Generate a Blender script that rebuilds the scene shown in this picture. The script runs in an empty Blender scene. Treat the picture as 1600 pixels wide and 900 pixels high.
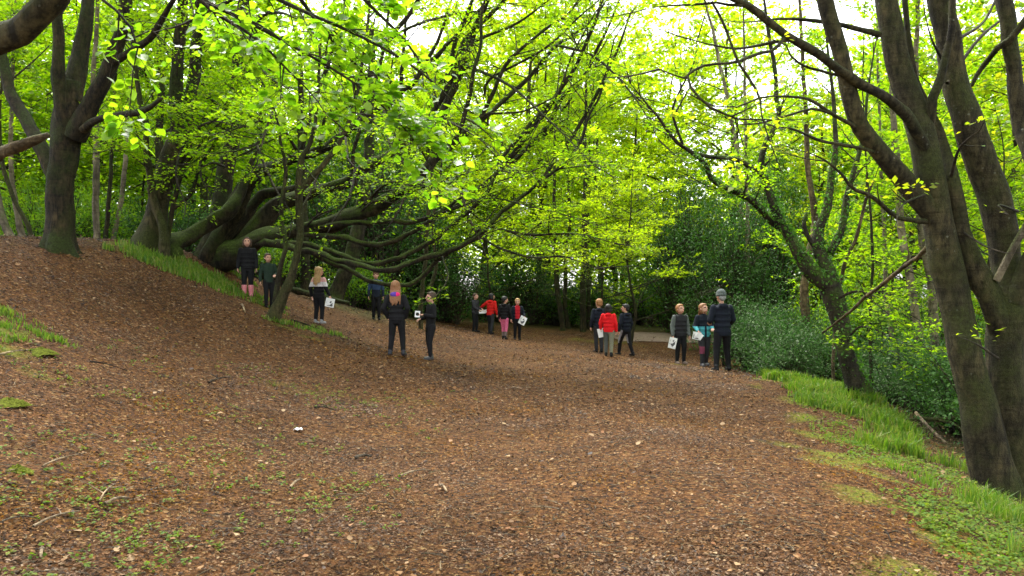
import bpy, math, random
import numpy as np
from mathutils import Vector, Matrix

# ------------------------------------------------------------------ camera, sky, sun, exposure
S = bpy.context.scene
COL = S.collection
F = 1232.0            # focal length of the photograph in its own pixels (1600 wide)
EYE = 1.6             # camera height
HOR = 467.0           # pixel row of the horizon
cam_d = bpy.data.cameras.new('camera')
cam_d.sensor_width = 36.0
cam_d.lens = F / 1600.0 * 36.0
cam_d.shift_y = (HOR - 450.0) / 1600.0
cam_d.clip_start = 0.05
cam_d.clip_end = 2000.0
cam = bpy.data.objects.new('camera', cam_d)
COL.objects.link(cam)
cam.location = (0, 0, EYE)
cam.rotation_euler = (math.radians(90), 0, 0)
S.camera = cam

SUN_EL, SUN_AZ = math.radians(60), math.radians(-25)     # azimuth from +Y towards +X
W = bpy.data.worlds.new('World'); S.world = W; W.use_nodes = True
wn = W.node_tree; wn.nodes.clear()
sky = wn.nodes.new('ShaderNodeTexSky'); sky.sky_type = 'NISHITA'; sky.sun_disc = False
sky.sun_elevation = SUN_EL; sky.sun_rotation = SUN_AZ; sky.dust_density = 3.0; sky.air_density = 1.0
hs = wn.nodes.new('ShaderNodeHueSaturation'); hs.inputs['Saturation'].default_value = 0.2
bg = wn.nodes.new('ShaderNodeBackground'); bg.inputs['Strength'].default_value = 0.15
wo = wn.nodes.new('ShaderNodeOutputWorld')
wn.links.new(sky.outputs[0], hs.inputs['Color']); wn.links.new(hs.outputs[0], bg.inputs['Color'])
wn.links.new(bg.outputs[0], wo.inputs['Surface'])
sd = bpy.data.lights.new('sun', 'SUN'); sd.energy = 1.1; sd.angle = math.radians(36); sd.color = (1.0, 0.95, 0.86)
sun = bpy.data.objects.new('sun', sd); COL.objects.link(sun)
_dir = Vector((math.sin(SUN_AZ) * math.cos(SUN_EL), math.cos(SUN_AZ) * math.cos(SUN_EL), math.sin(SUN_EL)))
sun.rotation_euler = _dir.to_track_quat('Z', 'Y').to_euler()
sun.location = (0, 0, 30)
S.view_settings.view_transform = 'Standard'; S.view_settings.look = 'None'
S.view_settings.exposure = 2.32; S.view_settings.gamma = 1.0
S.view_settings.use_curve_mapping = False
S.cycles.max_bounces = 7; S.cycles.diffuse_bounces = 4; S.cycles.transmission_bounces = 4
S.cycles.glossy_bounces = 2; S.cycles.use_denoising = True
S.cycles.use_adaptive_sampling = True; S.cycles.adaptive_threshold = 0.02
S.cycles.sample_clamp_indirect = 6.0

rng = np.random.default_rng(7)
random.seed(7)
R = math.radians

# ------------------------------------------------------------------ small helpers
def P(px, py, d):
    """the point at depth d that the photograph shows at pixel (px, py)"""
    return np.array([(px - 800.0) / F * d, d, EYE + (HOR - py) / F * d])

def unit(v):
    v = np.asarray(v, float)
    n = np.linalg.norm(v, axis=-1, keepdims=True)
    return v / np.maximum(n, 1e-9)

def mesh_from(name, V, faces, mats, smooth=False, fmat=None):
    """faces: an (N,k) int array or a list of such arrays"""
    if not isinstance(faces, list): faces = [faces]
    faces = [np.asarray(f, np.int32) for f in faces if len(f)]
    me = bpy.data.meshes.new(name)
    V = np.asarray(V, np.float32)
    me.vertices.add(len(V)); me.vertices.foreach_set('co', V.ravel())
    tot = np.concatenate([np.full(len(f), f.shape[1], np.int32) for f in faces])
    loops = np.concatenate([f.ravel() for f in faces])
    me.loops.add(len(loops)); me.loops.foreach_set('vertex_index', loops)
    me.polygons.add(len(tot))
    st = np.zeros(len(tot), np.int32); st[1:] = np.cumsum(tot)[:-1]
    me.polygons.foreach_set('loop_start', st)
    if smooth: me.polygons.foreach_set('use_smooth', np.ones(len(tot), bool))
    if fmat is not None: me.polygons.foreach_set('material_index', np.asarray(fmat, np.int32))
    for m in (mats if isinstance(mats, (list, tuple)) else [mats]): me.materials.append(m)
    me.update(calc_edges=True)
    return me

def link(name, me, parent=None, loc=None):
    o = bpy.data.objects.new(name, me); COL.objects.link(o)
    if parent is not None: o.parent = parent
    if loc is not None: o.location = loc
    return o

def tag(o, label=None, cat=None, group=None, kind=None):
    if label: o['label'] = label
    if cat: o['category'] = cat
    if group: o['group'] = group
    if kind: o['kind'] = kind
    return o

def thing(name, label, cat, loc, rz=0.0, group=None):
    o = bpy.data.objects.new(name, None); COL.objects.link(o)
    o.empty_display_size = 0.2
    o.location = [float(c) for c in loc]; o.rotation_euler = (0, 0, rz)
    return tag(o, label, cat, group)

def dup(root, loc, rz, sc, label, group):
    r = root.copy(); COL.objects.link(r)
    r.location = [float(c) for c in loc]; r.rotation_euler = (0, 0, rz); r.scale = (sc, sc, sc)
    r['label'] = label; r['group'] = group
    for ch in list(root.children):
        c = ch.copy(); COL.objects.link(c); c.parent = r
    return r

# ------------------------------------------------------------------ materials
def new_mat(name):
    m = bpy.data.materials.new(name); m.use_nodes = True
    nt = m.node_tree; nt.nodes.clear()
    out = nt.nodes.new('ShaderNodeOutputMaterial')
    return m, nt, out

def ramp(nt, stops, interp='LINEAR'):
    r = nt.nodes.new('ShaderNodeValToRGB'); cr = r.color_ramp; cr.interpolation = interp
    while len(cr.elements) < len(stops): cr.elements.new(0.5)
    for e, (p, c) in zip(cr.elements, stops): e.position = p; e.color = (*c, 1)
    return r

def noise(nt, scale, detail=4, rough=0.55, coord=None):
    n = nt.nodes.new('ShaderNodeTexNoise'); n.inputs['Scale'].default_value = scale
    n.inputs['Detail'].default_value = detail; n.inputs['Roughness'].default_value = rough
    if coord is not None: nt.links.new(coord, n.inputs['Vector'])
    return n

def leaf_mat(name, cols, trans, tfac=0.5, rough=0.45, spec=0.35, drift=False):
    m, nt, out = new_mat(name)
    g = nt.nodes.new('ShaderNodeNewGeometry')
    r = ramp(nt, [(i / max(1, len(cols) - 1), c) for i, c in enumerate(cols)])
    nt.links.new(g.outputs['Random Per Island'], r.inputs[0])
    p = nt.nodes.new('ShaderNodeBsdfPrincipled'); p.inputs['Roughness'].default_value = rough
    p.inputs['Specular IOR Level'].default_value = spec
    if drift:
        tc = nt.nodes.new('ShaderNodeTexCoord'); n = noise(nt, .42, 4, .6, tc.outputs['Object']); n2 = noise(nt, .9, 4, .6, tc.outputs['Object'])
        rs = ramp(nt, [(.35, (.62, .62, .62)), (.62, (1.12, 1.12, 1.12))]); nt.links.new(n.outputs[0], rs.inputs[0])
        rv = ramp(nt, [(.35, (.72, .72, .72)), (.65, (1.18, 1.18, 1.18))]); nt.links.new(n2.outputs[0], rv.inputs[0])
        h = nt.nodes.new('ShaderNodeHueSaturation'); nt.links.new(rs.outputs[0], h.inputs['Saturation']); nt.links.new(rv.outputs[0], h.inputs['Value'])
        nt.links.new(r.outputs[0], h.inputs['Color']); nt.links.new(h.outputs[0], p.inputs['Base Color'])
    else: nt.links.new(r.outputs[0], p.inputs['Base Color'])
    t = nt.nodes.new('ShaderNodeBsdfTranslucent')
    r2 = ramp(nt, [(i / max(1, len(trans) - 1), c) for i, c in enumerate(trans)])
    nt.links.new(g.outputs['Random Per Island'], r2.inputs[0])
    nt.links.new(r2.outputs[0], t.inputs['Color'])
    mx = nt.nodes.new('ShaderNodeMixShader'); mx.inputs[0].default_value = tfac
    nt.links.new(p.outputs[0], mx.inputs[1]); nt.links.new(t.outputs[0], mx.inputs[2])
    nt.links.new(mx.outputs[0], out.inputs['Surface'])
    return m

def bark_mat(name, dark, light, moss, moss_amt, scale=6.0, rough=0.85, lichen=0.0):
    m, nt, out = new_mat(name)
    tc = nt.nodes.new('ShaderNodeTexCoord')
    mp = nt.nodes.new('ShaderNodeMapping'); mp.inputs['Scale'].default_value = (1, 1, 0.35)
    nt.links.new(tc.outputs['Object'], mp.inputs['Vector'])
    n1 = noise(nt, scale, 8, 0.65, mp.outputs[0])
    r1 = ramp(nt, [(0.38, dark), (0.62, light)])
    nt.links.new(n1.outputs[0], r1.inputs[0])
    n2 = noise(nt, 1.7, 5, 0.6, tc.outputs['Object'])
    g = nt.nodes.new('ShaderNodeNewGeometry'); sp = nt.nodes.new('ShaderNodeSeparateXYZ')
    nt.links.new(g.outputs['Normal'], sp.inputs[0])
    a = nt.nodes.new('ShaderNodeMath'); a.operation = 'MULTIPLY_ADD'
    a.inputs[1].default_value = 0.28; a.inputs[2].default_value = moss_amt - 0.5
    nt.links.new(sp.outputs['Z'], a.inputs[0])
    b = nt.nodes.new('ShaderNodeMath'); b.operation = 'ADD'
    nt.links.new(a.outputs[0], b.inputs[0]); nt.links.new(n2.outputs[0], b.inputs[1])
    r2 = ramp(nt, [(0.40, (0, 0, 0)), (0.62, (1, 1, 1))])
    nt.links.new(b.outputs[0], r2.inputs[0])
    nb = noise(nt, 2.6, 6, 0.7, mp.outputs[0]); rb = ramp(nt, [(.36, (.35, .35, .35)), (.5, (.95, .95, .95)), (.64, (1.6, 1.55, 1.4))]); nt.links.new(nb.outputs[0], rb.inputs[0])
    mb = nt.nodes.new('ShaderNodeMixRGB'); mb.blend_type = 'MULTIPLY'; mb.inputs[0].default_value = 1
    nt.links.new(r1.outputs[0], mb.inputs[1]); nt.links.new(rb.outputs[0], mb.inputs[2])
    vl = nt.nodes.new('ShaderNodeTexVoronoi'); vl.inputs['Scale'].default_value = 11; nt.links.new(tc.outputs['Object'], vl.inputs['Vector'])
    rl = ramp(nt, [(.10, (1, 1, 1)), (.16, (0, 0, 0))]); nt.links.new(vl.outputs['Distance'], rl.inputs[0])
    nl_ = noise(nt, 1.1, 2, .5, tc.outputs['Object']); rq = ramp(nt, [(.5, (0, 0, 0)), (.62, (lichen, lichen, lichen))]); nt.links.new(nl_.outputs[0], rq.inputs[0])
    ml = nt.nodes.new('ShaderNodeMixRGB'); ml.blend_type = 'MULTIPLY'; ml.inputs[0].default_value = 1; nt.links.new(rl.outputs[0], ml.inputs[1]); nt.links.new(rq.outputs[0], ml.inputs[2])
    mc = nt.nodes.new('ShaderNodeMixRGB'); nt.links.new(ml.outputs[0], mc.inputs[0]); nt.links.new(mb.outputs[0], mc.inputs[1]); mc.inputs[2].default_value = (.24, .25, .19, 1)
    nm = noise(nt, 30, 4, .6, tc.outputs['Object']); rm = ramp(nt, [(.3, tuple(.45 * q for q in moss)), (.7, tuple(1.5 * q for q in moss))]); nt.links.new(nm.outputs[0], rm.inputs[0])
    mpr = nt.nodes.new('ShaderNodeMapping'); mpr.inputs['Scale'].default_value = (.8, .8, 7.0); nt.links.new(tc.outputs['Object'], mpr.inputs['Vector'])
    nr_ = noise(nt, 1.8, 5, .65, mpr.outputs[0]); rr_ = ramp(nt, [(.52, (1, 1, 1)), (.60, (.55, .53, .5)), (.66, (1, 1, 1))]); nt.links.new(nr_.outputs[0], rr_.inputs[0])
    mr = nt.nodes.new('ShaderNodeMixRGB'); mr.blend_type = 'MULTIPLY'; mr.inputs[0].default_value = .9; nt.links.new(mc.outputs[0], mr.inputs[1]); nt.links.new(rr_.outputs[0], mr.inputs[2])
    mx = nt.nodes.new('ShaderNodeMixRGB'); nt.links.new(r2.outputs[0], mx.inputs[0])
    nt.links.new(mr.outputs[0], mx.inputs[1]); nt.links.new(rm.outputs[0], mx.inputs[2])
    p = nt.nodes.new('ShaderNodeBsdfPrincipled'); p.inputs['Roughness'].default_value = rough
    p.inputs['Specular IOR Level'].default_value = 0.25
    nt.links.new(mx.outputs[0], p.inputs['Base Color'])
    n3 = noise(nt, scale * 5, 6, 0.7, mp.outputs[0])
    mp2 = nt.nodes.new('ShaderNodeMapping'); mp2.inputs['Scale'].default_value = (0.6, 0.6, 6.0)
    nt.links.new(tc.outputs['Object'], mp2.inputs['Vector'])
    n4 = noise(nt, 2.2, 3, 0.5, mp2.outputs[0])
    ad = nt.nodes.new('ShaderNodeMath'); ad.operation = 'MULTIPLY_ADD'; ad.inputs[1].default_value = 0.6
    nt.links.new(n4.outputs[0], ad.inputs[0]); nt.links.new(n3.outputs[0], ad.inputs[2])
    bp = nt.nodes.new('ShaderNodeBump'); bp.inputs['Strength'].default_value = 0.9; bp.inputs['Distance'].default_value = 0.07
    nt.links.new(ad.outputs[0], bp.inputs['Height']); nt.links.new(bp.outputs[0], p.inputs['Normal'])
    nt.links.new(p.outputs[0], out.inputs['Surface'])
    return m

def plain_mat(name, col, rough=0.8, var=0.15, scale=20.0, bump=0.0, spec=0.3):
    m, nt, out = new_mat(name)
    tc = nt.nodes.new('ShaderNodeTexCoord')
    n = noise(nt, scale, 4, 0.6, tc.outputs['Object'])
    c = np.array(col)
    r = ramp(nt, [(0.3, tuple(c * (1 - var))), (0.7, tuple(np.minimum(1, c * (1 + var))))])
    nt.links.new(n.outputs[0], r.inputs[0])
    p = nt.nodes.new('ShaderNodeBsdfPrincipled'); p.inputs['Roughness'].default_value = rough
    p.inputs['Specular IOR Level'].default_value = spec
    nt.links.new(r.outputs[0], p.inputs['Base Color'])
    if bump:
        bp = nt.nodes.new('ShaderNodeBump'); bp.inputs['Strength'].default_value = bump; bp.inputs['Distance'].default_value = 0.01
        nt.links.new(n.outputs[0], bp.inputs['Height']); nt.links.new(bp.outputs[0], p.inputs['Normal'])
    nt.links.new(p.outputs[0], out.inputs['Surface'])
    return m

LEAF_BEECH = leaf_mat('beech_leaves', [(.050, .125, .006), (.085, .17, .008), (.125, .21, .010)],
                      [(.21, .46, .004), (.34, .58, .006), (.48, .66, .010)], 0.6, .5, .2)
LEAF_BACKLIT = leaf_mat('backlit_beech_leaves', [(.075, .15, .006), (.11, .19, .008), (.15, .22, .010)],
                      [(.36, .60, .005), (.50, .70, .008), (.62, .74, .012)], 0.62, .5, .2)  # brighter beech leaf copy: backlight in the central distance put into the colour
LEAF_LIME = leaf_mat('lime_leaves', [(.055, .14, .008), (.09, .19, .012), (.13, .23, .016)],
                     [(.18, .46, .006), (.29, .56, .008), (.40, .62, .014)], 0.55, 0.35, 0.5)
LEAF_YELLOW = leaf_mat('sycamore_leaves', [(.08, .17, .01), (.12, .20, .012), (.16, .20, .012)],
                       [(.34, .60, .01), (.48, .64, .012), (.62, .60, .015)], 0.58)
LEAF_DARK = leaf_mat('evergreen_leaves', [(.020, .06, .013), (.038, .095, .017), (.06, .13, .02)],
                     [(.05, .16, .015), (.08, .22, .02)], 0.25, 0.6, 0.2)
LEAF_MID = leaf_mat('understorey_leaves', [(.025, .085, .012), (.045, .13, .014), (.07, .17, .016)],
                    [(.18, .42, .008), (.30, .54, .010), (.40, .60, .012)], 0.48, .5, .25)
LEAF_GREY = leaf_mat('holly_leaves', [(.022, .052, .012), (.040, .080, .018), (.068, .115, .030)],
                     [(.05, .16, .03), (.08, .22, .04)], 0.25, 0.6, 0.2)
LEAF_IVY = leaf_mat('ivy_leaves', [(.03, .10, .010), (.055, .15, .012), (.09, .20, .014)],
                    [(.10, .32, .01), (.16, .40, .012)], 0.35)
GRASS = leaf_mat('grass_blades', [(.035, .10, .012), (.06, .14, .012), (.09, .17, .014), (.12, .18, .018), (.26, .22, .09)],
                 [(.13, .31, .012), (.21, .38, .014), (.28, .38, .03)], 0.36)
HERB = leaf_mat('herb_leaves', [(.045, .105, .010), (.085, .14, .012), (.15, .17, .016)],
                [(.14, .30, .01), (.24, .36, .014)], 0.35, .6, .15)
LITTER = leaf_mat('dead_leaves', [(0.017, 0.010, 0.005), (0.081, 0.042, 0.016), (0.171, 0.079, 0.023), (0.048, 0.023, 0.008), (0.19, 0.098, 0.036), (0.028, 0.016, 0.008), (0.133, 0.065, 0.023), (.25, .16, .07), (0.085, 0.039, 0.013), (0.019, 0.012, 0.007), (0.162, 0.087, 0.034)],
                  [(.2, .09, .03)], 0.05, 0.85, 0.0, True)
BARK_DARK = bark_mat('dark_beech_bark', (.010, .008, .0035), (.058, .043, .019), (.032, .045, .007), 0.46, 16)
BARK_MOSS = bark_mat('mossy_beech_bark', (.013, .011, .005), (.050, .040, .020), (.055, .085, .009), 0.44, 14)
BARK_GREY = bark_mat('grey_green_beech_bark', (.018, .015, .006), (.095, .078, .035), (.045, .053, .010), 0.48, 16, .85, .8)
BARK_PALE = bark_mat('pale_sapling_bark', (.12, .10, .065), (.27, .23, .15), (.10, .13, .03), 0.36, 8)
BARK_TWIG = bark_mat('twig_bark', (.030, .024, .016), (.07, .055, .034), (.05, .07, .015), 0.25, 9)
BARK_IVY = bark_mat('moss_covered_bark', (.022, .019, .010), (.05, .042, .025), (.055, .095, .010), 0.42, 7)
WOOD_DEAD = bark_mat('broken_dead_wood', (.05, .036, .016), (.19, .14, .07), (.09, .10, .03), 0.34, 9)

# ------------------------------------------------------------------ terrain
_ctl = [  # x, y, z read from the photograph
 (0, 0, 0), (1.2, 2.5, 0), (-1.2, 4, .03), (1, 5, 0), (2.5, 4.5, -.03), (0, 8, 0), (3.1, 7.2, -.04), (0, 12, .03), (2.7, 12, 0),
 (2.7, 21.5, .03), (4.65, 17.5, -.02), (5.4, 17.4, -.1), (-.7, 28, .40), (-2.3, 15.5, .47), (-1.64, 15.9, .34), (-4.4, 18, 1.04),
 (-6.2, 18.5, 1.88), (-4.8, 16, 1.18), (-8.36, 14.5, 2.52), (-7.8, 17, 2.70), (-7.2, 19, 2.5), (-2.6, 4, .2), (-5.5, 8.5, 1.03),
 (-8.4, 13, 2.4), (-3.44, 5.3, .36), (-4.35, 6.7, .6), (-2.6, 7.9, .14), (-3.7, 11.5, .38), (-6, 13, 1.25), (-4.4, 2, .45), (-8, 6, 1.6),
 (-12, 10, 2.75), (-12, 17, 2.6), (-11, 24, 2.2), (-7, 26, 1.7), (-3.4, 24, .95), (-16, 4, 2.6), (-12, 0, 2.2), (-8, -6, 1.4), (0, -8, 0),
 (4.5, 7, -.38), (5.4, 8.8, -.55), (6.7, 15.3, -.32), (4.1, 4.5, -.38), (3.6, 2.5, -.32), (7.5, 8, -1.1), (10, 12, -1.5), (10, 18, -1.2), (8, 22, -.6),
 (14, 16, -1.8), (8, 3, -1.2), (14, 6, -1.9), (6, 0, -.7), (16, 26, -1.2), (22, 20, -1.8), (4.9, 30, .17), (7.5, 34, .2), (0, 34, .6), (9, 40, .2), (-6, 40, 1.3), (-14, 40, 2),
 (-20, 25, 2.4), (-30, 10, 2.6), (25, 40, -.6), (30, 10, -1.8), (0, 60, .8), (-30, 60, 1.6), (30, 60, 0), (60, 40, -.5), (-60, 40, 1.8), (0, 110, 1), (90, 110, .5),
 (-90, 110, 1.2), (0, -60, 0), (80, -40, -1), (-80, -40, 1), (0, 200, 1), (200, 100, 0), (-200, 100, 1), (150, -100, 0), (-150, -100, 0)]
_c = np.array(_ctl, float); _xy = _c[:, :2]; _z = _c[:, 2]
_k = lambda r2: np.sqrt(r2 + 1.6 ** 2)
_n = len(_c)
_A = np.zeros((_n + 1, _n + 1))
_A[:_n, :_n] = _k(((_xy[:, None] - _xy[None]) ** 2).sum(-1)) - 0.02 * np.eye(_n)
_A[:_n, _n] = 1; _A[_n, :_n] = 1
_w = np.linalg.solve(_A, np.append(_z, 0))
def H(x, y):
    x = np.atleast_1d(np.asarray(x, float)); y = np.atleast_1d(np.asarray(y, float))
    out = np.empty(x.shape); q = np.stack([x.ravel(), y.ravel()], 1); o = np.empty(len(q))
    for i in range(0, len(q), 40000):
        d = ((q[i:i + 40000, None] - _xy[None]) ** 2).sum(-1)
        o[i:i + 40000] = _k(d) @ _w[:_n] + _w[_n]
    o = o + 0.018 * np.sin(q[:, 0] * 2.3 + np.sin(q[:, 1] * 1.7)) * np.sin(q[:, 1] * 1.9 + 0.7) + 0.008 * np.sin(q[:, 0] * 6.1 + 1) * np.sin(q[:, 1] * 5.3)
    return o.reshape(x.shape)
def h1(x, y): return float(H(x, y)[0])
def G(px, py, dmin=3.0, dmax=60.0):
    """depth at which the ray through a pixel meets the ground"""
    d = np.arange(dmin, dmax, 0.05)
    x = (px - 800) / F * d; z = EYE + (HOR - py) / F * d
    hit = np.nonzero(z - H(x, d) <= 0)[0]
    i = hit[0] if len(hit) else len(d) - 1
    return np.array([x[i], d[i], h1(x[i], d[i])])

edge_x = lambda y: 1.50 + 0.222 * np.asarray(y, float)           # right edge of the trodden path
def smooth(a, b, x): t = np.clip((x - a) / (b - a), 0, 1); return t * t * (3 - 2 * t)
def vnoise(x, y, f, s=0.0):
    return (np.sin(x * f + s + 1.7 * np.sin(y * f * .7 + s)) + np.sin(y * f * 1.3 - s + 1.3 * np.sin(x * f * .9 + 2 * s)) + np.sin((x + y) * f * .6 + 2.1 * s)) / 3.0
PATCHES = [(-7.6, 16.4, 1.3, .8, 1.0), (-6.5, 17.0, .9, .9, 1.0), (-5.2, 16.9, .7, .6, .6), (-4.5, 15.6, .5, .25, .8), (-3.8, 15.3, .6, .2, .7), (-3.0, 11.6, 1.1, .7, .55), (-1.6, 11.6, 1.3, .6, .4),
           (-5.6, 8.6, .4, .45, .9), (-4.9, 8.2, .3, .25, .9), (-6.1, 9.3, .5, .6, .9), (-3.4, 6.2, .9, .9, .35), (-2.2, 5.6, .8, .8, .3), (3.2, 27.5, 2.2, 1.2, .8), (4.6, 20.6, 1.3, .8, .7)]
def green_mask(x, y):
    v = (x - edge_x(y)) + 0.25 * vnoise(x, y, 2.1, 3)
    v = v + .35 * vnoise(x, y, 1.1, 6); g = smooth(-.7, .2, v) * (1 - .8 * smooth(.35, 1.0, v)) * smooth(-.35, .45, vnoise(x, y, 3.4, 1) + .25 * vnoise(x, y, 8.1, 2)) * .85
    for a, b, ra, rb, k in PATCHES:
        q = ((x - a) / ra) ** 2 + ((y - b) / rb) ** 2
        g = np.maximum(g, k * np.exp(-q * 1.2) * (0.55 + .45 * np.clip(vnoise(x, y, 7, a) + .5, 0, 1)))
    return np.clip(g, 0, 1)

def axis(lo, hi, near_lo, near_hi, step, grow):
    a = list(np.arange(near_lo, near_hi + 1e-6, step)); s = step; v = near_hi
    while v < hi: s *= grow; v += s; a.append(v)
    s = step; v = near_lo; b = []
    while v > lo: s *= grow; v -= s; b.append(v)
    return np.array(b[::-1] + a)
gx = axis(-400, 400, -9, 7, 0.14, 1.12); gy = axis(-200, 600, 2.5, 20, 0.14, 1.10)
GX, GY = np.meshgrid(gx, gy)
GZ = H(GX, GY)
gv = np.stack([GX, GY, GZ], -1).reshape(-1, 3)
ny, nx = GX.shape
idx = np.arange(ny * nx).reshape(ny, nx)
gf = np.stack([idx[:-1, :-1], idx[:-1, 1:], idx[1:, 1:], idx[1:, :-1]], -1).reshape(-1, 4)

def ground_mat():
    m, nt, out = new_mat('leaf_litter_ground')
    L = nt.links.new
    tc = nt.nodes.new('ShaderNodeTexCoord'); co = tc.outputs['Object']
    nd = noise(nt, 9, 3, .6, co)
    mxv = nt.nodes.new('ShaderNodeMixRGB'); mxv.inputs[0].default_value = 0.06; L(co, mxv.inputs[1]); L(nd.outputs['Color'], mxv.inputs[2])
    v1 = nt.nodes.new('ShaderNodeTexVoronoi'); v1.inputs['Scale'].default_value = 36; L(mxv.outputs[0], v1.inputs['Vector'])
    sp = nt.nodes.new('ShaderNodeSeparateColor'); L(v1.outputs['Color'], sp.inputs[0])
    r = ramp(nt, [(0, (0.011, 0.008, 0.005)), (.2, (0.048, 0.022, 0.008)), (.42, (0.095, 0.042, 0.013)), (.6, (0.033, 0.016, 0.008)), (.78, (0.133, 0.064, 0.021)), (.93, (0.057, 0.028, 0.010)), (1, (0.228, 0.151, 0.065))])
    L(sp.outputs[0], r.inputs[0])
    # broad tonal drift of the litter itself (fresher / more trodden)
    n2 = noise(nt, .55, 5, .6, co); r2 = ramp(nt, [(.3, (.72, .70, .68)), (.7, (1.25, 1.2, 1.15))]); L(n2.outputs[0], r2.inputs[0])
    mu = nt.nodes.new('ShaderNodeMixRGB'); mu.blend_type = 'MULTIPLY'; mu.inputs[0].default_value = 1; L(r.outputs[0], mu.inputs[1]); L(r2.outputs[0], mu.inputs[2])
    at = nt.nodes.new('ShaderNodeAttribute'); at.attribute_name = 'green'
    n3 = noise(nt, 14, 8, .75, co)
    ad = nt.nodes.new('ShaderNodeMath'); ad.operation = 'MULTIPLY_ADD'; ad.inputs[1].default_value = 1.1; ad.inputs[2].default_value = -.55
    L(n3.outputs[0], ad.inputs[0])
    a2 = nt.nodes.new('ShaderNodeMath'); a2.operation = 'ADD'; L(ad.outputs[0], a2.inputs[0]); L(at.outputs['Fac'], a2.inputs[1])
    r3 = ramp(nt, [(.30, (0, 0, 0)), (.85, (1, 1, 1))]); L(a2.outputs[0], r3.inputs[0])
    n4 = noise(nt, 40, 4, .6, co); r4 = ramp(nt, [(.3, (.05, .075, .008)), (.55, (.11, .125, .010)), (.75, (.20, .165, .014))]); L(n4.outputs[0], r4.inputs[0])
    mx = nt.nodes.new('ShaderNodeMixRGB'); L(r3.outputs[0], mx.inputs[0]); L(mu.outputs[0], mx.inputs[1]); L(r4.outputs[0], mx.inputs[2])
    # woodland floor: darker humus away from the path
    aw = nt.nodes.new('ShaderNodeAttribute'); aw.attribute_name = 'wood'
    n5 = noise(nt, 3, 5, .6, co); r5 = ramp(nt, [(.3, (.03, .024, .012)), (.55, (.05, .06, .014)), (.8, (.09, .06, .03))]); L(n5.outputs[0], r5.inputs[0])
    mw = nt.nodes.new('ShaderNodeMixRGB'); L(aw.outputs['Fac'], mw.inputs[0]); L(mx.outputs[0], mw.inputs[1]); L(r5.outputs[0], mw.inputs[2])
    p = nt.nodes.new('ShaderNodeBsdfPrincipled'); p.inputs['Roughness'].default_value = .9; p.inputs['Specular IOR Level'].default_value = .1
    L(mw.outputs[0], p.inputs['Base Color'])
    b = nt.nodes.new('ShaderNodeBump'); b.inputs['Strength'].default_value = .8; b.inputs['Distance'].default_value = .02
    L(v1.outputs['Distance'], b.inputs['Height'])
    b2 = nt.nodes.new('ShaderNodeBump'); b2.inputs['Strength'].default_value = .5; b2.inputs['Distance'].default_value = .03
    L(n3.outputs[0], b2.inputs['Height']); L(b.outputs[0], b2.inputs['Normal']); L(b2.outputs[0], p.inputs['Normal'])
    L(p.outputs[0], out.inputs['Surface'])
    return m
gme = mesh_from('ground', gv, gf, ground_mat(), smooth=True)
at = gme.attributes.new('green', 'FLOAT', 'POINT'); at.data.foreach_set('value', green_mask(gv[:, 0], gv[:, 1]).astype(np.float32))
_wm = np.maximum(smooth(1.2, 2.6, gv[:, 0] - edge_x(gv[:, 1])), np.maximum(smooth(30, 34, gv[:, 1]), smooth(10, 13, -gv[:, 0]) ))
_wm = np.maximum(_wm, smooth(20, 23, gv[:, 1]) * smooth(2.2, 4, -gv[:, 0]))
at = gme.attributes.new('wood', 'FLOAT', 'POINT'); at.data.foreach_set('value', (_wm * .85).astype(np.float32))
tag(link('ground', gme), 'brown leaf covered woodland ground rising into a bank on the left', 'ground', kind='structure')

# the pale track that goes on beyond the bend
tp = []
for t in np.linspace(0, 1, 24):
    cx, cy = 3.6 + 9 * t, 29.5 + 9 * t * t + 1.0 * t
    for s in (-1, -.33, .33, 1):
        x = cx - .3 * s; y = cy + 1.5 * s; tp.append((x, y, h1(x, y) + .02))
ti = np.arange(24 * 4).reshape(24, 4)
tf = np.stack([ti[:-1, :-1], ti[1:, :-1], ti[1:, 1:], ti[:-1, 1:]], -1).reshape(-1, 4)
tag(link('path', mesh_from('path', tp, tf, plain_mat('pale_track', (.17, .12, .085), .9, .35, 6), True)), 'pale track leading off to the right beyond the bend', 'path', kind='structure')

# ------------------------------------------------------------------ wood: tubes
def catmull(pts, n):
    p = np.asarray(pts, float)
    if len(p) < 2: return p
    e = np.vstack([2 * p[0] - p[1], p, 2 * p[-1] - p[-2]])
    seg = np.linalg.norm(np.diff(p[:, :3], axis=0), axis=1); cum = np.concatenate([[0], np.cumsum(seg)])
    s = np.linspace(0, cum[-1], n)
    i = np.clip(np.searchsorted(cum, s, side='right') - 1, 0, len(p) - 2)
    t = ((s - cum[i]) / np.maximum(seg[i], 1e-9))[:, None]
    a, b, c, d = e[i], e[i + 1], e[i + 2], e[i + 3]
    return .5 * ((2 * b) + (-a + c) * t + (2 * a - 5 * b + 4 * c - d) * t * t + (-a + 3 * b - 3 * c + d) * t ** 3)

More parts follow.
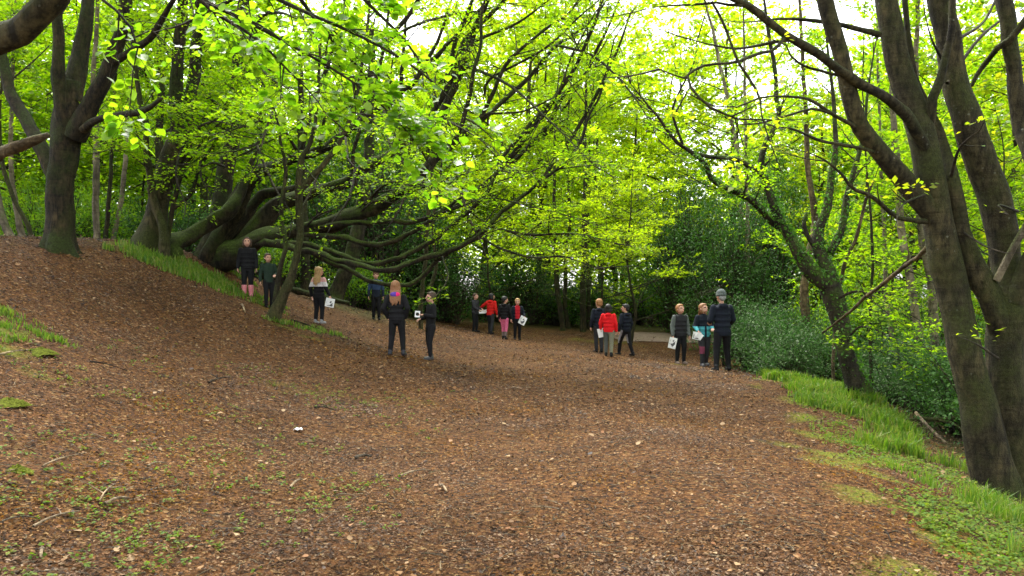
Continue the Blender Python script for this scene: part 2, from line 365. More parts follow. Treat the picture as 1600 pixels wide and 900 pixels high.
class Wood:
    def __init__(s): s.V = []; s.F4 = []; s.n = 0
    def tube(s, pts, rad, seg=8, rough=0.06, flare=0.0, flare_len=0.6, lobes=5, cap=True):
        pts = np.asarray(pts, float); rad = np.asarray(rad, float); n = len(pts)
        T = unit(np.gradient(pts, axis=0))
        u = np.zeros((n, 3)); ref = np.array([1., 0, 0]) if abs(T[0, 0]) < .8 else np.array([0, 1., 0])
        u[0] = unit(ref - T[0] * ref.dot(T[0]))
        for i in range(1, n):
            w = u[i - 1] - T[i] * u[i - 1].dot(T[i]); u[i] = unit(w)
        v = np.cross(T, u)
        th = np.arange(seg) * 2 * np.pi / seg
        L = np.concatenate([[0], np.cumsum(np.linalg.norm(np.diff(pts, axis=0), axis=1))])
        rr = rad[:, None] * np.ones((1, seg))
        if rough:
            ph = rng.random(4) * 6.28
            k = 1.2 / max(rad.max(), .02)
            rr = rr * (1 + rough * (np.sin(2 * th[None] + L[:, None] * k * .6 + ph[0]) + .7 * np.sin(3 * th[None] - L[:, None] * k * .9 + ph[1]) + .6 * np.sin(L[:, None] * k * 1.4 + ph[2])))
        if flare:
            f = np.exp(-L / flare_len)[:, None]
            rr = rr * (1 + flare * f * (.55 + .6 * np.cos(lobes * th[None] + ph[3]) + .25 * np.cos((lobes + 3) * th[None] + ph[2])))
        X = pts[:, None] + u[:, None] * (np.cos(th)[None, :, None] * rr[..., None]) + v[:, None] * (np.sin(th)[None, :, None] * rr[..., None])
        base = s.n
        s.V.append(X.reshape(-1, 3)); s.n += n * seg
        I = base + np.arange(n * seg).reshape(n, seg); J = np.roll(I, -1, axis=1)
        s.F4.append(np.stack([I[:-1], J[:-1], J[1:], I[1:]], -1).reshape(-1, 4))
        if cap:
            c = s.n; s.V.append(pts[-1:] + T[-1] * rad[-1] * .5); s.n += 1
            a = I[-1]; b = np.roll(a, -1); s.F4.append(np.stack([a, b, np.full(seg, c), np.full(seg, c)], -1)[:, [0, 1, 2, 2]])
    def twigs(s, p0, p1, p2, r0, r1, seg=3, n=5):
        """many thin quadratic twigs at once"""
        N = len(p0)
        if not N: return
        t = np.linspace(0, 1, n)[None, :, None]
        c = (1 - t) ** 2 * p0[:, None] + 2 * t * (1 - t) * p1[:, None] + t * t * p2[:, None]
        T = unit(np.gradient(c, axis=1))
        ref = np.zeros_like(T); ref[..., 2] = 1; ref[np.abs(T[..., 2]) > .9] = (1, 0, 0)
        u = unit(np.cross(T, ref)); v = np.cross(T, u)
        r = r0[:, None] * (1 - t[..., 0]) + r1[:, None] * t[..., 0]
        th = np.arange(seg) * 2 * np.pi / seg
        X = c[:, :, None] + u[:, :, None] * (np.cos(th)[None, None, :, None] * r[:, :, None, None]) + v[:, :, None] * (np.sin(th)[None, None, :, None] * r[:, :, None, None])
        base = s.n; s.V.append(X.reshape(-1, 3)); s.n += N * n * seg
        I = base + np.arange(N * n * seg).reshape(N, n, seg); J = np.roll(I, -1, axis=2)
        s.F4.append(np.stack([I[:, :-1], J[:, :-1], J[:, 1:], I[:, 1:]], -1).reshape(-1, 4))
    def build(s, name, mat, parent, base):
        if not s.n: return None
        V = np.concatenate(s.V) - np.asarray(base)[None]
        Fs = np.concatenate(s.F4)
        tri = Fs[:, 2] == Fs[:, 3]
        return link(name, mesh_from(name, V, [Fs[~tri], Fs[tri][:, :3]], mat, smooth=True), parent)

# ------------------------------------------------------------------ leaves
def leaf_verts(pos, d, nrm, size, near=False, width=.62):
    """one small folded leaf per row; returns V, faces"""
    d = unit(d); s = unit(np.cross(nrm, d)); n = np.cross(d, s)
    if near:
        tpl = np.array([(0, 0, 0), (.18, .34, .05), (.5, .46, .08), (.8, .26, .03), (1, 0, -.06), (.8, -.26, .03), (.5, -.46, .08), (.18, -.34, .05), (.5, 0, 0)], float)
        fc = np.array([(0, 8, 2, 1), (8, 4, 3, 2), (0, 7, 6, 8), (8, 6, 5, 4)])
    else:
        tpl = np.array([(0, 0, 0), (.5, width / 2, .06), (1, 0, -.03), (.5, -width / 2, .06)], float)
        fc = np.array([(0, 3, 2, 1)])
    X = pos[:, None] + size[:, None, None] * (tpl[None, :, 0:1] * d[:, None] + tpl[None, :, 1:2] * s[:, None] + tpl[None, :, 2:3] * n[:, None])
    k = len(tpl); off = (np.arange(len(pos)) * k)[:, None, None]
    return X.reshape(-1, 3), (fc[None] + off).reshape(-1, 4)

class Leaves:
    def __init__(s): s.p = []; s.d = []; s.n = []; s.s = []
    def add(s, p, d, n, z): s.p.append(p); s.d.append(d); s.n.append(n); s.s.append(z)
    def count(s): return sum(len(a) for a in s.p)
    def build(s, name, mat, parent, base, near=False, keep=None, width=.62):
        if not s.p: return None
        p = np.concatenate(s.p); d = np.concatenate(s.d); n = np.concatenate(s.n); z = np.concatenate(s.s)
        if keep is not None:
            k = keep(p); p, d, n, z = p[k], d[k], n[k], z[k]
        V, Fs = leaf_verts(p - np.asarray(base)[None], d, n, z, near, width)
        return link(name, mesh_from(name, V, Fs, mat), parent)

def resample(pts, rad, step=.12):
    L = np.linalg.norm(np.diff(pts, axis=0), axis=1).sum(); n = int(np.clip(L / step, 6, 90))
    q = catmull(np.hstack([pts, rad[:, None]]), n)
    return q[:, :3], np.maximum(q[:, 3], .003), L

UP = np.array([0., 0, 1])
def grow(pts, rad, L, tw, lv, dens1=2.2, L1=1.6, dens2=4.0, L2=.6, nleaf=14, size=.07, spread=.16, tilt=.35, flat=.35, t0=.25, rise=.12, droop=.0, mult=1.0, r1=.016):
    """side branches, twigs and flat leaf sprays along one limb"""
    n1 = rng.poisson(max(.01, L * (1 - t0) * dens1 * mult)) + 1
    t = t0 + (1 - t0) * rng.random(n1) ** .8
    f = t * (len(pts) - 1); i = np.clip(f.astype(int), 0, len(pts) - 2); fr = (f - i)[:, None]
    p0 = pts[i] * (1 - fr) + pts[i + 1] * fr; rl = rad[i]
    T = unit(pts[i + 1] - pts[i])
    a = rng.normal(size=(n1, 3)); a -= T * (a * T).sum(1, keepdims=True); a[:, 2] *= flat; a = unit(a)
    dr = unit(T * .75 + a * .9 + UP * rise)
    ln = L1 * (.35 + .75 * rng.random(n1)) * (1.05 - .45 * t)
    ln[-1] = L1 * .6; p0[-1] = pts[-1]; dr[-1] = unit(T[-1] + UP * 0.02)
    bend = rng.normal(size=(n1, 3)) * .18
    q1 = p0 + dr * ln[:, None] * .5 + bend * ln[:, None] * .4
    q2 = p0 + unit(dr + bend * .6 + np.array([0, 0, rise - droop])) * ln[:, None]
    ra = np.minimum(r1 * (.5 + ln / L1 * .7), rl * .75)
    tw.twigs(p0, q1, q2, ra, ra * .25, 4, 6)
    # second order
    m = np.maximum(1, rng.poisson(ln * dens2)); k = np.repeat(np.arange(n1), m); N = len(k)
    t = .2 + .8 * rng.random(N); tt = t[:, None]
    b0 = (1 - tt) ** 2 * p0[k] + 2 * tt * (1 - tt) * q1[k] + tt * tt * q2[k]
    bt = unit(2 * (1 - tt) * (q1[k] - p0[k]) + 2 * tt * (q2[k] - q1[k]))
    sd = unit(np.cross(bt, UP + rng.normal(size=(N, 3)) * .25)) * np.where(rng.random(N) < .5, -1, 1)[:, None]
    d2 = unit(bt * .7 + sd * .8 + rng.normal(size=(N, 3)) * [.15, .15, .10])
    l2 = L2 * (.5 + .7 * rng.random(N)) * (1.1 - .4 * t)
    e2 = b0 + d2 * l2[:, None] + UP * (-.08 - droop * .4) * l2[:, None]; c2 = b0 + d2 * l2[:, None] * .5 + UP * .03 * l2[:, None]
    tw.twigs(b0, c2, e2, np.full(N, r1 * .32), np.full(N, .0016), 3, 3)
    # leaves
    q = np.maximum(1, rng.poisson(nleaf * l2 / L2)); kk = np.repeat(np.arange(N), q); M = len(kk)
    t = (.1 + .95 * rng.random(M))[:, None]
    lp = (1 - t) ** 2 * b0[kk] + 2 * t * (1 - t) * c2[kk] + t * t * e2[kk]
    ld = d2[kk]
    plane = unit(UP + rng.normal(size=(N, 3)) * .16)[kk]
    side = unit(np.cross(ld, plane)) * np.where(rng.random(M) < .5, -1, 1)[:, None]
    wv = spread * rng.random(M)[:, None] * (1.2 - .7 * t)
    lp = lp + side * wv + rng.normal(size=(M, 3)) * [.012, .012, .018]
    dd = unit(ld * .6 + side * .85 + rng.normal(size=(M, 3)) * .25)
    nn = unit(plane + rng.normal(size=(M, 3)) * tilt)
    lv.add(lp, dd, nn, size * (.6 + .7 * rng.random(M)))

def clear_path(p):
    """people and wind keep the path and the bank free of low leaves"""
    h = H(p[:, 0], p[:, 1]); z = p[:, 2] - h
    on = (p[:, 0] < edge_x(p[:, 1]) - .3) & (p[:, 1] < 30) & (p[:, 0] > -8)
    ok = ~(on & (z < np.where(p[:, 0] < -3.4, 1.45, 2.4))) & (z > .12)
    return ok

class Tree:
    """a tree whose stem and limbs follow what the photograph shows: rows are (px, py, depth, width in px)"""
    def __init__(s, name, label, cat, base, bark, leaf, group=None, twig=None):
        s.base = np.asarray(base, float); s.root = thing(name, label, cat, base, group=group)
        s.bark = bark; s.leaf = leaf; s.tw = Wood(); s.lv = Leaves(); s.twig = twig or BARK_TWIG
    def world(s, rows):
        r = np.array(rows, float)
        pts = np.stack([P(a, b, d) for a, b, d, w in r]); rad = r[:, 3] / F * r[:, 2] / 2
        return pts, rad
    def stem(s, rows, name='limb', bark=None, seg=10, flare=0, foot=False, leaves=None, rough=.05, world=False, lobes=5, flare_len=.5, kink=.22, thin=.93):
        if world: pts, rad = np.array([r[:3] for r in rows], float), np.array([r[3] for r in rows], float)
        else: pts, rad = s.world(rows)
        if foot:
            g = h1(pts[0, 0], pts[0, 1]) - .45
            pts = np.vstack([[pts[0, 0], pts[0, 1], min(g, pts[0, 2] - .02)], pts]); rad = np.append(rad[0] * 1.02, rad)
        q, r, L = resample(pts, rad * thin)
        if kink and len(q) > 8:      # wood never runs quite smooth
            f = np.linspace(0, L, len(q)); j = np.zeros((len(q), 3))
            for fr, am in ((1.1, 1.0), (2.6, .55), (6.0, .28)):
                j += am * np.sin(f[:, None] * fr * 2.2 + rng.random(3) * 6.28)
            q = q + j * (kink * np.minimum(r, .07) * smooth(0, .15, np.linspace(0, 1, len(q))))[:, None]
        w = Wood(); w.tube(q, r, seg, rough, flare, flare_len, lobes); w.build(name, bark or s.bark, s.root, s.base)
        if leaves is not None: grow(q, r, L, s.tw, s.lv, **leaves)
        return q, r, L
    def leafy(s, rows, world=False, **kw):
        if world: pts, rad = np.array([r[:3] for r in rows], float), np.array([r[3] for r in rows], float)
        else: pts, rad = s.world(rows)
        q, r, L = resample(pts, rad)
        s.tw.tube(q, r, 5, .05); grow(q, r, L, s.tw, s.lv, **kw)
    def finish(s, near=False, keep=clear_path, width=.62):
        s.tw.build('branchwork', s.twig, s.root, s.base)
        s.lv.build('crown', s.leaf, s.root, s.base, near, keep, width)
        return s.lv.count()

def up_from(q, r, n=3, length=5.0, spread=.5):
    """a few rows that carry a limb on above the frame"""
    p = q[-1]; t = unit(q[-1] - q[-4]); rows = [(*p, r[-1])]
    for i in range(1, n + 1):
        t = unit(t + rng.normal(size=3) * .2 * spread + UP * .25); p = p + t * length / n
        rows.append((*p, r[-1] * (1 - i / (n + .6))))
    return rows

# ------------------------------------------------------------------ trees of the left bank
LB = dict(dens1=4.2, L1=1.75, dens2=6.5, L2=.65, nleaf=30, size=.075, flat=.30, spread=.2)      # the usual beech spray
nl = {}
# big dark beech on the ridge
b = P(92, 392, 14.5); b[2] = h1(b[0], b[1])
t = Tree('beech_tree', 'stout dark beech with a short broken limb, on the left crest of the bank', 'tree', b, BARK_DARK, LEAF_BEECH)
q, r, L = t.stem([(93, 392, 14.5, 56), (93, 362, 14.5, 45), (92, 320, 14.5, 41), (95, 280, 14.5, 41), (100, 240, 14.5, 43), (105, 205, 14.5, 48), (107, 170, 14.5, 46), (108, 130, 14.5, 38)], 'trunk', seg=20, flare=1.3, foot=True, flare_len=.26, lobes=6)
for rows, kw in [
    ([(102, 190, 14.4, 34), (96, 150, 14.3, 24), (93, 100, 14.2, 20), (89, 40, 14.1, 18), (84, -40, 14, 15), (72, -150, 13.8, 10), (60, -260, 13.6, 5)], 1),
    ([(110, 160, 14.5, 40), (118, 110, 14.6, 30), (130, 60, 14.7, 24), (138, 15, 14.8, 22), (145, -50, 15, 18), (155, -160, 15.2, 11), (160, -270, 15.3, 4)], 1),
    ([(116, 215, 14.4, 36), (142, 165, 14.3, 30), (166, 115, 14.2, 27), (181, 75, 14.1, 23), (190, 40, 14, 20), (198, -40, 13.8, 15), (215, -150, 13.5, 8), (220, -220, 13.4, 3)], 1),
    ([(88, 285, 14.5, 26), (68, 240, 14.6, 24), (42, 190, 14.8, 22), (18, 145, 15, 19), (4, 95, 15.2, 16), (-8, 40, 15.4, 13), (-30, -50, 15.6, 8), (-45, -140, 15.7, 3)], 1)]:
    t.stem(rows, leaves=dict(LB, t0=.35, mult=1.25))
t.stem([(180, 95, 14.1, 14), (212, 77, 13.9, 12), (236, 58, 13.7, 11), (252, 32, 13.5, 10), (266, 8, 13.3, 8), (290, -30, 13, 5), (320, -80, 12.8, 2)], leaves=LB)
t.stem([(130, 203, 14.2, 14), (150, 189, 14, 12), (180, 183, 13.8, 11.5), (208, 177, 13.6, 11), (232, 167, 13.4, 9), (252, 153, 13.3, 6)], 'broken_limb')
nl['ridge'] = t.finish()

# limbs that reach in from a tree beside the camera, outside the frame
b = np.array([-7.0, 5.6, h1(-7.0, 5.6)])
t = Tree('lime_tree', 'nearest tree, its thick pale limb and large drooping leaves reaching in at top left', 'tree', b, BARK_GREY, LEAF_LIME)
t.stem([(-7.0, 5.6, b[2], .30), (-6.9, 5.6, 2.6, .26), (-6.75, 5.6, 3.4, .25), (-6.6, 5.6, 5, .20), (-6.4, 5.5, 8, .14), (-6.2, 5.5, 11, .05)], 'trunk', seg=14, foot=True, flare=.5, world=True)
t.stem([(-6.85, 5.6, 2.55, .14), (-5.6, 5.4, 2.75, .13), (-4.2, 5.25, 3.0, .125), (*P(10, 58, 5.2), .117), (*P(45, 30, 5.15), .112), (*P(85, -12, 5.1), .10), (*P(130, -60, 5.1), .085), (*P(230, -120, 5.2), .06), (*P(400, -150, 5.4), .035), (*P(600, -140, 5.8), .012)], seg=14, world=True, thin=.8)
t.stem([(-6.85, 5.6, 2.3, .07), (-5.2, 5.5, 2.35, .062), (*P(-60, 258, 5.4), .055), (*P(0, 240, 5.4), .052), (*P(40, 226, 5.35), .045), (*P(62, 219, 5.35), .033), (*P(76, 212, 5.35), .018)], 'broken_stub', WOOD_DEAD, world=True, rough=.12, thin=.85)
BIG = dict(dens1=7, L1=.52, dens2=8, L2=.32, nleaf=9.5, size=.072, spread=.07, tilt=.45, flat=.7, t0=.02, rise=-.05, droop=.25, r1=.008)
for rows, mm in [([(230, -80, 5.2, 12), (300, -10, 5.5, 9), (380, 30, 5.8, 6), (450, 68, 6, 5), (520, 108, 6.1, 4), (580, 150, 6.2, 3), (640, 210, 6.2, 2), (670, 258, 6.2, 1)], 1.0),
             ([(300, -90, 5.4, 10), (400, -20, 5.8, 8), (480, 20, 6, 6), (560, 55, 6.2, 5), (640, 100, 6.3, 4), (695, 145, 6.4, 2), (728, 185, 6.4, 1)], 1.2),
             ([(60, -60, 5.0, 9), (140, -15, 5, 6), (195, 30, 5.0, 4), (215, 75, 5.0, 3), (208, 110, 5.0, 1.5)], .5),
             ([(250, -60, 5.4, 9), (330, 15, 5.5, 6), (400, 60, 5.7, 5), (450, 110, 5.9, 3), (490, 150, 6, 2), (510, 180, 6, 1)], .8),
             ([(430, -60, 5.8, 8), (500, 40, 6.4, 6), (555, 100, 6.5, 4), (605, 165, 6.5, 3), (655, 230, 6.5, 1.5)], 1.3),
             ([(500, -80, 6, 8), (570, 0, 6.4, 6), (630, 60, 6.5, 4), (670, 120, 6.5, 3), (690, 180, 6.5, 1.5)], 1.1),
             ([(330, -100, 6, 8), (380, -20, 6.4, 6), (320, 20, 6.6, 5), (280, 40, 6.8, 3), (240, 50, 7, 1)], .6)]:
    t.leafy(rows, **dict(BIG, mult=mm))
nl['lime'] = t.finish(near=True)

# slender stems on the ridge
POLE = dict(dens1=2.8, L1=1.3, dens2=5.5, L2=.55, nleaf=24, size=.08, flat=.35, t0=.25, r1=.010)
def pole(name, label, cat, rows, bark, leaf, extra=(), leaves=POLE, group=None, bare=False, tiprise=True, seg=8):
    b = P(*rows[0][:3]); b[2] = h1(b[0], b[1])
    t = Tree(name, label, cat, b, bark, leaf, group)
    q, r, L = t.stem(rows, 'trunk', foot=True, flare=.35, leaves=None if bare else leaves, flare_len=.2, seg=seg)
    if tiprise:
        t.stem(up_from(q, r), 'upper_stem', world=True, leaves=dict(leaves, t0=.1, mult=1.5))
    for e in extra: t.stem(e, leaves=leaves)
    nl[label[:22]] = t.finish()
    return t
pole('sapling', 'straight pale sapling just right of the stout beech on the bank', 'sapling', [(150, 380, 18, 11), (150, 320, 18, 11), (152, 260, 18, 11), (148, 205, 18, 10), (146, 140, 18, 8), (150, 60, 18, 7), (152, -20, 18, 6)], BARK_PALE, LEAF_BEECH)
pole('sapling', 'thin dark sapling second to the right of the stout beech', 'sapling', [(164, 384, 19, 8), (171, 300, 19, 7), (175, 240, 19, 6), (181, 200, 19, 6), (178, 150, 19, 5), (186, 60, 19, 4), (190, -20, 19, 3)], BARK_DARK, LEAF_BEECH)
pole('sapling', 'leaning grey sapling third to the right of the stout beech', 'sapling', [(174, 384, 20, 9), (188, 320, 20, 8), (196, 262, 20, 8), (197, 220, 20, 7), (203, 150, 20, 6), (215, 60, 20, 5), (222, -20, 20, 4)], BARK_PALE, LEAF_BEECH)
pole('sapling', 'pale leaning stem at the left edge with a curved base', 'sapling', [(22, 383, 16, 16), (8, 350, 16, 13), (0, 320, 16, 12), (-12, 270, 16, 11), (-20, 190, 16, 9), (-25, 80, 16, 7), (-28, -30, 16, 4)], BARK_PALE, LEAF_BEECH)
pole('sapling', 'upright pale stem left of the stout beech', 'sapling', [(38, 383, 16.5, 12), (26, 340, 16.5, 10), (20, 290, 16.5, 8), (18, 240, 16.5, 7), (18, 150, 16.5, 6), (22, 60, 16.5, 5), (26, -30, 16.5, 3)], BARK_PALE, LEAF_BEECH)
pole('sapling', 'thin curved stem bowing out left of the stout beech', 'sapling', [(50, 380, 16, 8), (42, 350, 16, 8), (24, 318, 16, 7), (12, 285, 16, 7), (4, 250, 16, 6), (0, 180, 16, 4), (4, 90, 16, 2)], BARK_GREY, LEAF_BEECH, tiprise=False)

# twin beech with a sinuous stem
b = P(232, 388, 17); b[2] = h1(b[0], b[1])
t = Tree('beech_tree', 'tall beech with spreading surface roots and twin upper stems behind the grassy crest', 'tree', b, BARK_DARK, LEAF_BEECH)
t.stem([(232, 388, 17, 56), (236, 365, 17, 46), (243, 340, 17, 36), (252, 305, 17, 33), (265, 262, 17, 36), (276, 232, 17, 40), (284, 205, 17, 40)], 'trunk', bark=BARK_GREY, seg=16, flare=.9, foot=True, flare_len=.35)
t.stem([(278, 225, 17, 28), (277, 180, 16.9, 24), (276, 130, 16.8, 22), (280, 70, 16.8, 20), (285, 10, 16.7, 17), (290, -90, 16.6, 11), (292, -190, 16.5, 4)], leaves=dict(LB, t0=.2))
t.stem([(288, 215, 17.1, 26), (296, 165, 17.2, 22), (302, 120, 17.3, 20), (308, 60, 17.4, 18), (316, 0, 17.5, 15), (330, -100, 17.6, 10), (340, -190, 17.7, 4)], leaves=dict(LB, t0=.2))
t.stem(foot=True, rows=[(258, 388, 16.6, 18), (255, 352, 16.6, 15), (244, 326, 16.6, 14), (235, 300, 16.6, 12.5), (232, 260, 16.6, 11.5), (229, 225, 16.6, 10), (230, 190, 16.6, 9), (221, 165, 16.6, 9), (212, 118, 16.6, 8), (207, 60, 16.6, 8), (204, 0, 16.6, 7), (198, -90, 16.5, 4)], name='stem', bark=BARK_GREY, leaves=dict(LB, t0=.3, mult=.7))
t.stem([(262, 372, 16.8, 9), (274, 305, 16.8, 8), (288, 260, 16.8, 7), (308, 236, 16.8, 6), (328, 212, 16.8, 5), (350, 180, 16.7, 3)], leaves=LB)
t.stem([(272, 325, 16.8, 7), (298, 302, 16.8, 6), (313, 262, 16.8, 5.5), (334, 226, 16.8, 5), (356, 190, 16.8, 3), (380, 150, 16.7, 2)], leaves=LB)
t.leafy([(246, 300, 17, 5), (225, 255, 16.4, 3.5), (180, 235, 15.8, 2.5), (150, 240, 15.2, 1)], **LB)
t.leafy([(285, 240, 17, 6), (310, 200, 16, 4), (340, 190, 15.2, 2.5), (375, 200, 14.6, 1)], **LB)
nl['twin'] = t.finish()

# the great sprawling beech
b = P(340, 418, 19); b[2] = h1(b[0], b[1])
t = Tree('sprawling_beech', 'huge beech with many long low mossy limbs sweeping right over the bank', 'tree', b, BARK_DARK, LEAF_BEECH)
q, r, L = t.stem([(333, 415, 19, 62), (336, 385, 19, 50), (342, 345, 19, 36), (348, 300, 19, 28), (354, 262, 19, 27), (361, 225, 19, 25), (369, 150, 19, 22), (375, 60, 19, 19), (382, -20, 19, 16), (390, -120, 19, 9), (394, -200, 19, 3)], 'trunk', seg=16, flare=.6, foot=True)
LG = dict(LB, t0=.42, dens1=2.7, L1=1.35, L2=.55, nleaf=18, size=.07, rise=.02, droop=.05, flat=.18)
def M(rows, ext=True, bark=BARK_MOSS, foot=False, **kw):
    return t.stem(rows, bark=bark, foot=foot, leaves=dict(LG, **kw), seg=12, rough=.12, kink=.55, thin=.86)
M(foot=True, rows=[(268, 390, 17.2, 46), (288, 374, 17.4, 32), (312, 360, 17.6, 28), (340, 340, 17.7, 26), (365, 316, 17.8, 22), (383, 284, 17.9, 15), (395, 250, 18, 10), (402, 236, 18, 5)], t0=.9, mult=.3)
M(foot=True, rows=[(322, 420, 18.6, 48), (345, 370, 18.5, 38), (362, 340, 18.4, 33), (382, 296, 18.3, 28), (408, 270, 18.2, 25), (440, 258, 18.1, 21), (480, 240, 18, 17), (530, 215, 18, 14), (580, 180, 18, 12), (640, 130, 18, 9), (700, 70, 18, 7), (760, 0, 18, 4), (800, -60, 18, 2)], bark=BARK_DARK, t0=.25)
M([(351, 386, 19, 28), (388, 332, 19, 24), (412, 309, 18.9, 19), (434, 298, 18.8, 14), (470, 290, 18.7, 9)], t0=.9, mult=.3, bark=BARK_DARK)
M([(350, 404, 18.9, 44), (372, 386, 18.7, 40), (395, 360, 18.6, 35), (430, 329, 18.6, 29), (463, 310, 18.5, 24), (493, 298, 18.5, 22), (547, 278, 18.4, 19), (590, 254, 18.3, 16), (625, 232, 18.2, 13), (665, 190, 18.1, 11), (700, 140, 18, 10), (722, 90, 18, 10), (742, 40, 18, 9), (765, -10, 18, 7), (790, -80, 18, 4)])
M(foot=True, rows=[(335, 412, 18.6, 52), (372, 392, 18.4, 44), (410, 374, 18.2, 34), (456, 363, 18, 26), (493, 353, 17.9, 27), (547, 340, 17.8, 28), (590, 323, 17.7, 26), (620, 302, 17.6, 22), (655, 274, 17.5, 18), (690, 240, 17.4, 16), (715, 222, 17.4, 13), (750, 188, 17.4, 11), (780, 161, 17.4, 9), (817, 130, 17.4, 8), (840, 107, 17.4, 7), (869, 72, 17.4, 6), (890, 58, 17.4, 5), (930, 25, 17.4, 4), (960, -20, 17.4, 2)])
M([(500, 356, 17.8, 14), (557, 348, 17.6, 10), (600, 344, 17.5, 9), (640, 347, 17.4, 9), (675, 340, 17.3, 8), (707, 324, 17.2, 7), (740, 300, 17.1, 6), (770, 275, 17, 5), (802, 251, 17, 5), (860, 202, 17, 5), (880, 170, 17, 4), (900, 140, 17, 4), (920, 108, 17, 3), (950, 60, 17, 2)])
M([(462, 362, 17.95, 12), (493, 369, 17.8, 11), (533, 372, 17.6, 10), (568, 380, 17.4, 10), (605, 377, 17.3, 10), (632, 367, 17.2, 9), (653, 356, 17.1, 8), (690, 335, 17, 7), (720, 310, 16.9, 5), (760, 290, 16.8, 4), (800, 275, 16.7, 2)])
M([(452, 380, 17.6, 9), (480, 382, 17.4, 10), (517, 391, 17.3, 9), (547, 401, 17.1, 9), (584, 412, 17, 9), (616, 407, 16.9, 9), (648, 391, 16.8, 9), (675, 377, 16.7, 9), (696, 359, 16.6, 9), (733, 330, 16.5, 8), (757, 305, 16.4, 8), (770, 280, 16.4, 7), (779, 254, 16.4, 7), (817, 208, 16.4, 7), (846, 173, 16.4, 6), (869, 150, 16.4, 5), (883, 115, 16.4, 4), (897, 80, 16.4, 3), (930, 20, 16.4, 2)])
M([(398, 378, 18.2, 18), (432, 380, 17.7, 15), (472, 392, 17.3, 12), (515, 403, 17, 10), (547, 409, 16.8, 10), (589, 420, 16.6, 10), (627, 417, 16.5, 10), (667, 404, 16.4, 10), (707, 391, 16.3, 10), (733, 376, 16.2, 9), (755, 358, 16.2, 9), (781, 332, 16.2, 8), (824, 303, 16.2, 7), (860, 272, 16.2, 6), (883, 254, 16.2, 6), (906, 220, 16.2, 5), (918, 185, 16.2, 5), (935, 156, 16.2, 4), (947, 115, 16.2, 3), (960, 60, 16.2, 2)])
M([(492, 398, 17.2, 9), (528, 417, 17.4, 9), (552, 428, 17.2, 8), (579, 439, 17.1, 8), (611, 444, 17, 8), (643, 441, 16.9, 8), (667, 425, 16.8, 8), (680, 409, 16.7, 8), (699, 396, 16.6, 7), (730, 380, 16.4, 5), (760, 345, 16.3, 3)], t0=.6)
M([(556, 345, 17.7, 12), (566, 310, 17.7, 10), (556, 285, 17.6, 8), (552, 255, 17.6, 7), (562, 200, 17.5, 6), (575, 120, 17.5, 4), (585, 30, 17.5, 3)], bark=BARK_DARK)
for rows in [[(700, 235, 17.4, 11), (721, 199, 17.2, 8), (733, 153, 17.1, 8), (739, 115, 17, 7), (750, 72, 17, 6), (752, 30, 17, 5), (762, -20, 17, 3)],
             [(745, 195, 17.4, 8), (759, 170, 17.3, 8), (770, 145, 17.2, 7), (788, 104, 17.1, 7), (808, 81, 17, 6), (831, 63, 17, 5), (857, 43, 17, 5), (889, 20, 17, 4), (910, -10, 17, 3)],
             [(690, 150, 18, 9), (718, 104, 17.9, 9), (730, 72, 17.8, 9), (742, 40, 17.7, 8), (766, -5, 17.6, 6)],
             [(600, 75, 18.4, 7), (623, 43, 18.4, 8), (646, 12, 18.3, 8), (660, -20, 18.2, 6)],
             [(600, 70, 18, 5), (629, 49, 18, 5), (672, 32, 17.9, 4.5), (715, 20, 17.8, 4), (748, 17, 17.7, 3), (790, 5, 17.6, 2)],
             [(757, 352, 16.3, 4), (807, 364, 15.9, 4), (839, 367, 15.6, 4), (868, 365, 15.4, 3), (911, 367, 15, 2), (960, 380, 14.7, 1)],
             [(755, 372, 16.3, 4), (775, 385, 16, 4), (810, 397, 15.8, 3.5), (842, 403, 15.6, 3), (882, 401, 15.2, 2), (930, 420, 14.8, 1)],
             [(700, 330, 17.2, 4), (760, 310, 16.2, 3), (820, 320, 15.2, 2), (880, 335, 14.6, 1)],
             [(640, 300, 17.6, 5), (690, 285, 16.8, 4), (750, 265, 16, 3), (830, 268, 15, 1)],
             [(560, 330, 17.8, 6), (600, 290, 17, 4), (640, 285, 16.3, 3), (690, 300, 15.6, 1)],
             [(470, 245, 18, 6), (440, 200, 17, 5), (400, 190, 16, 4), (340, 215, 15.2, 1)],
             [(500, 230, 18, 6), (510, 180, 16.6, 5), (540, 170, 15.4, 4), (600, 200, 14.4, 1)],
             [(600, 175, 18, 6), (640, 180, 16.6, 5), (700, 190, 15.4, 4), (770, 230, 14.4, 1)],
             [(375, 60, 19, 8), (420, 20, 17.6, 6), (470, 30, 16.2, 4), (540, 50, 15, 1)],
             [(370, 130, 19, 8), (400, 100, 17.5, 6), (420, 120, 16, 4), (470, 150, 14.8, 1)],
             [(720, 100, 17.8, 6), (790, 130, 16.6, 5), (860, 190, 15.6, 3), (930, 260, 14.8, 1)],
             [(870, 70, 17.4, 5), (930, 90, 16.4, 4), (990, 150, 15.4, 3), (1030, 220, 14.8, 1)],
             [(365, 190, 19, 8), (320, 150, 18, 6), (280, 160, 17, 4), (240, 200, 16, 1)]]:
    t.stem(rows, bark=BARK_DARK, leaves=dict(LG, t0=.15, mult=.9), seg=7)
t.leafy([(690, 400, 16.6, 4), (700, 430, 15.9, 2.5), (688, 455, 15.3, 2), (668, 470, 14.9, 1)], **dict(LB, L1=.35, L2=.25, nleaf=10, t0=.55, dens1=4, size=.085))
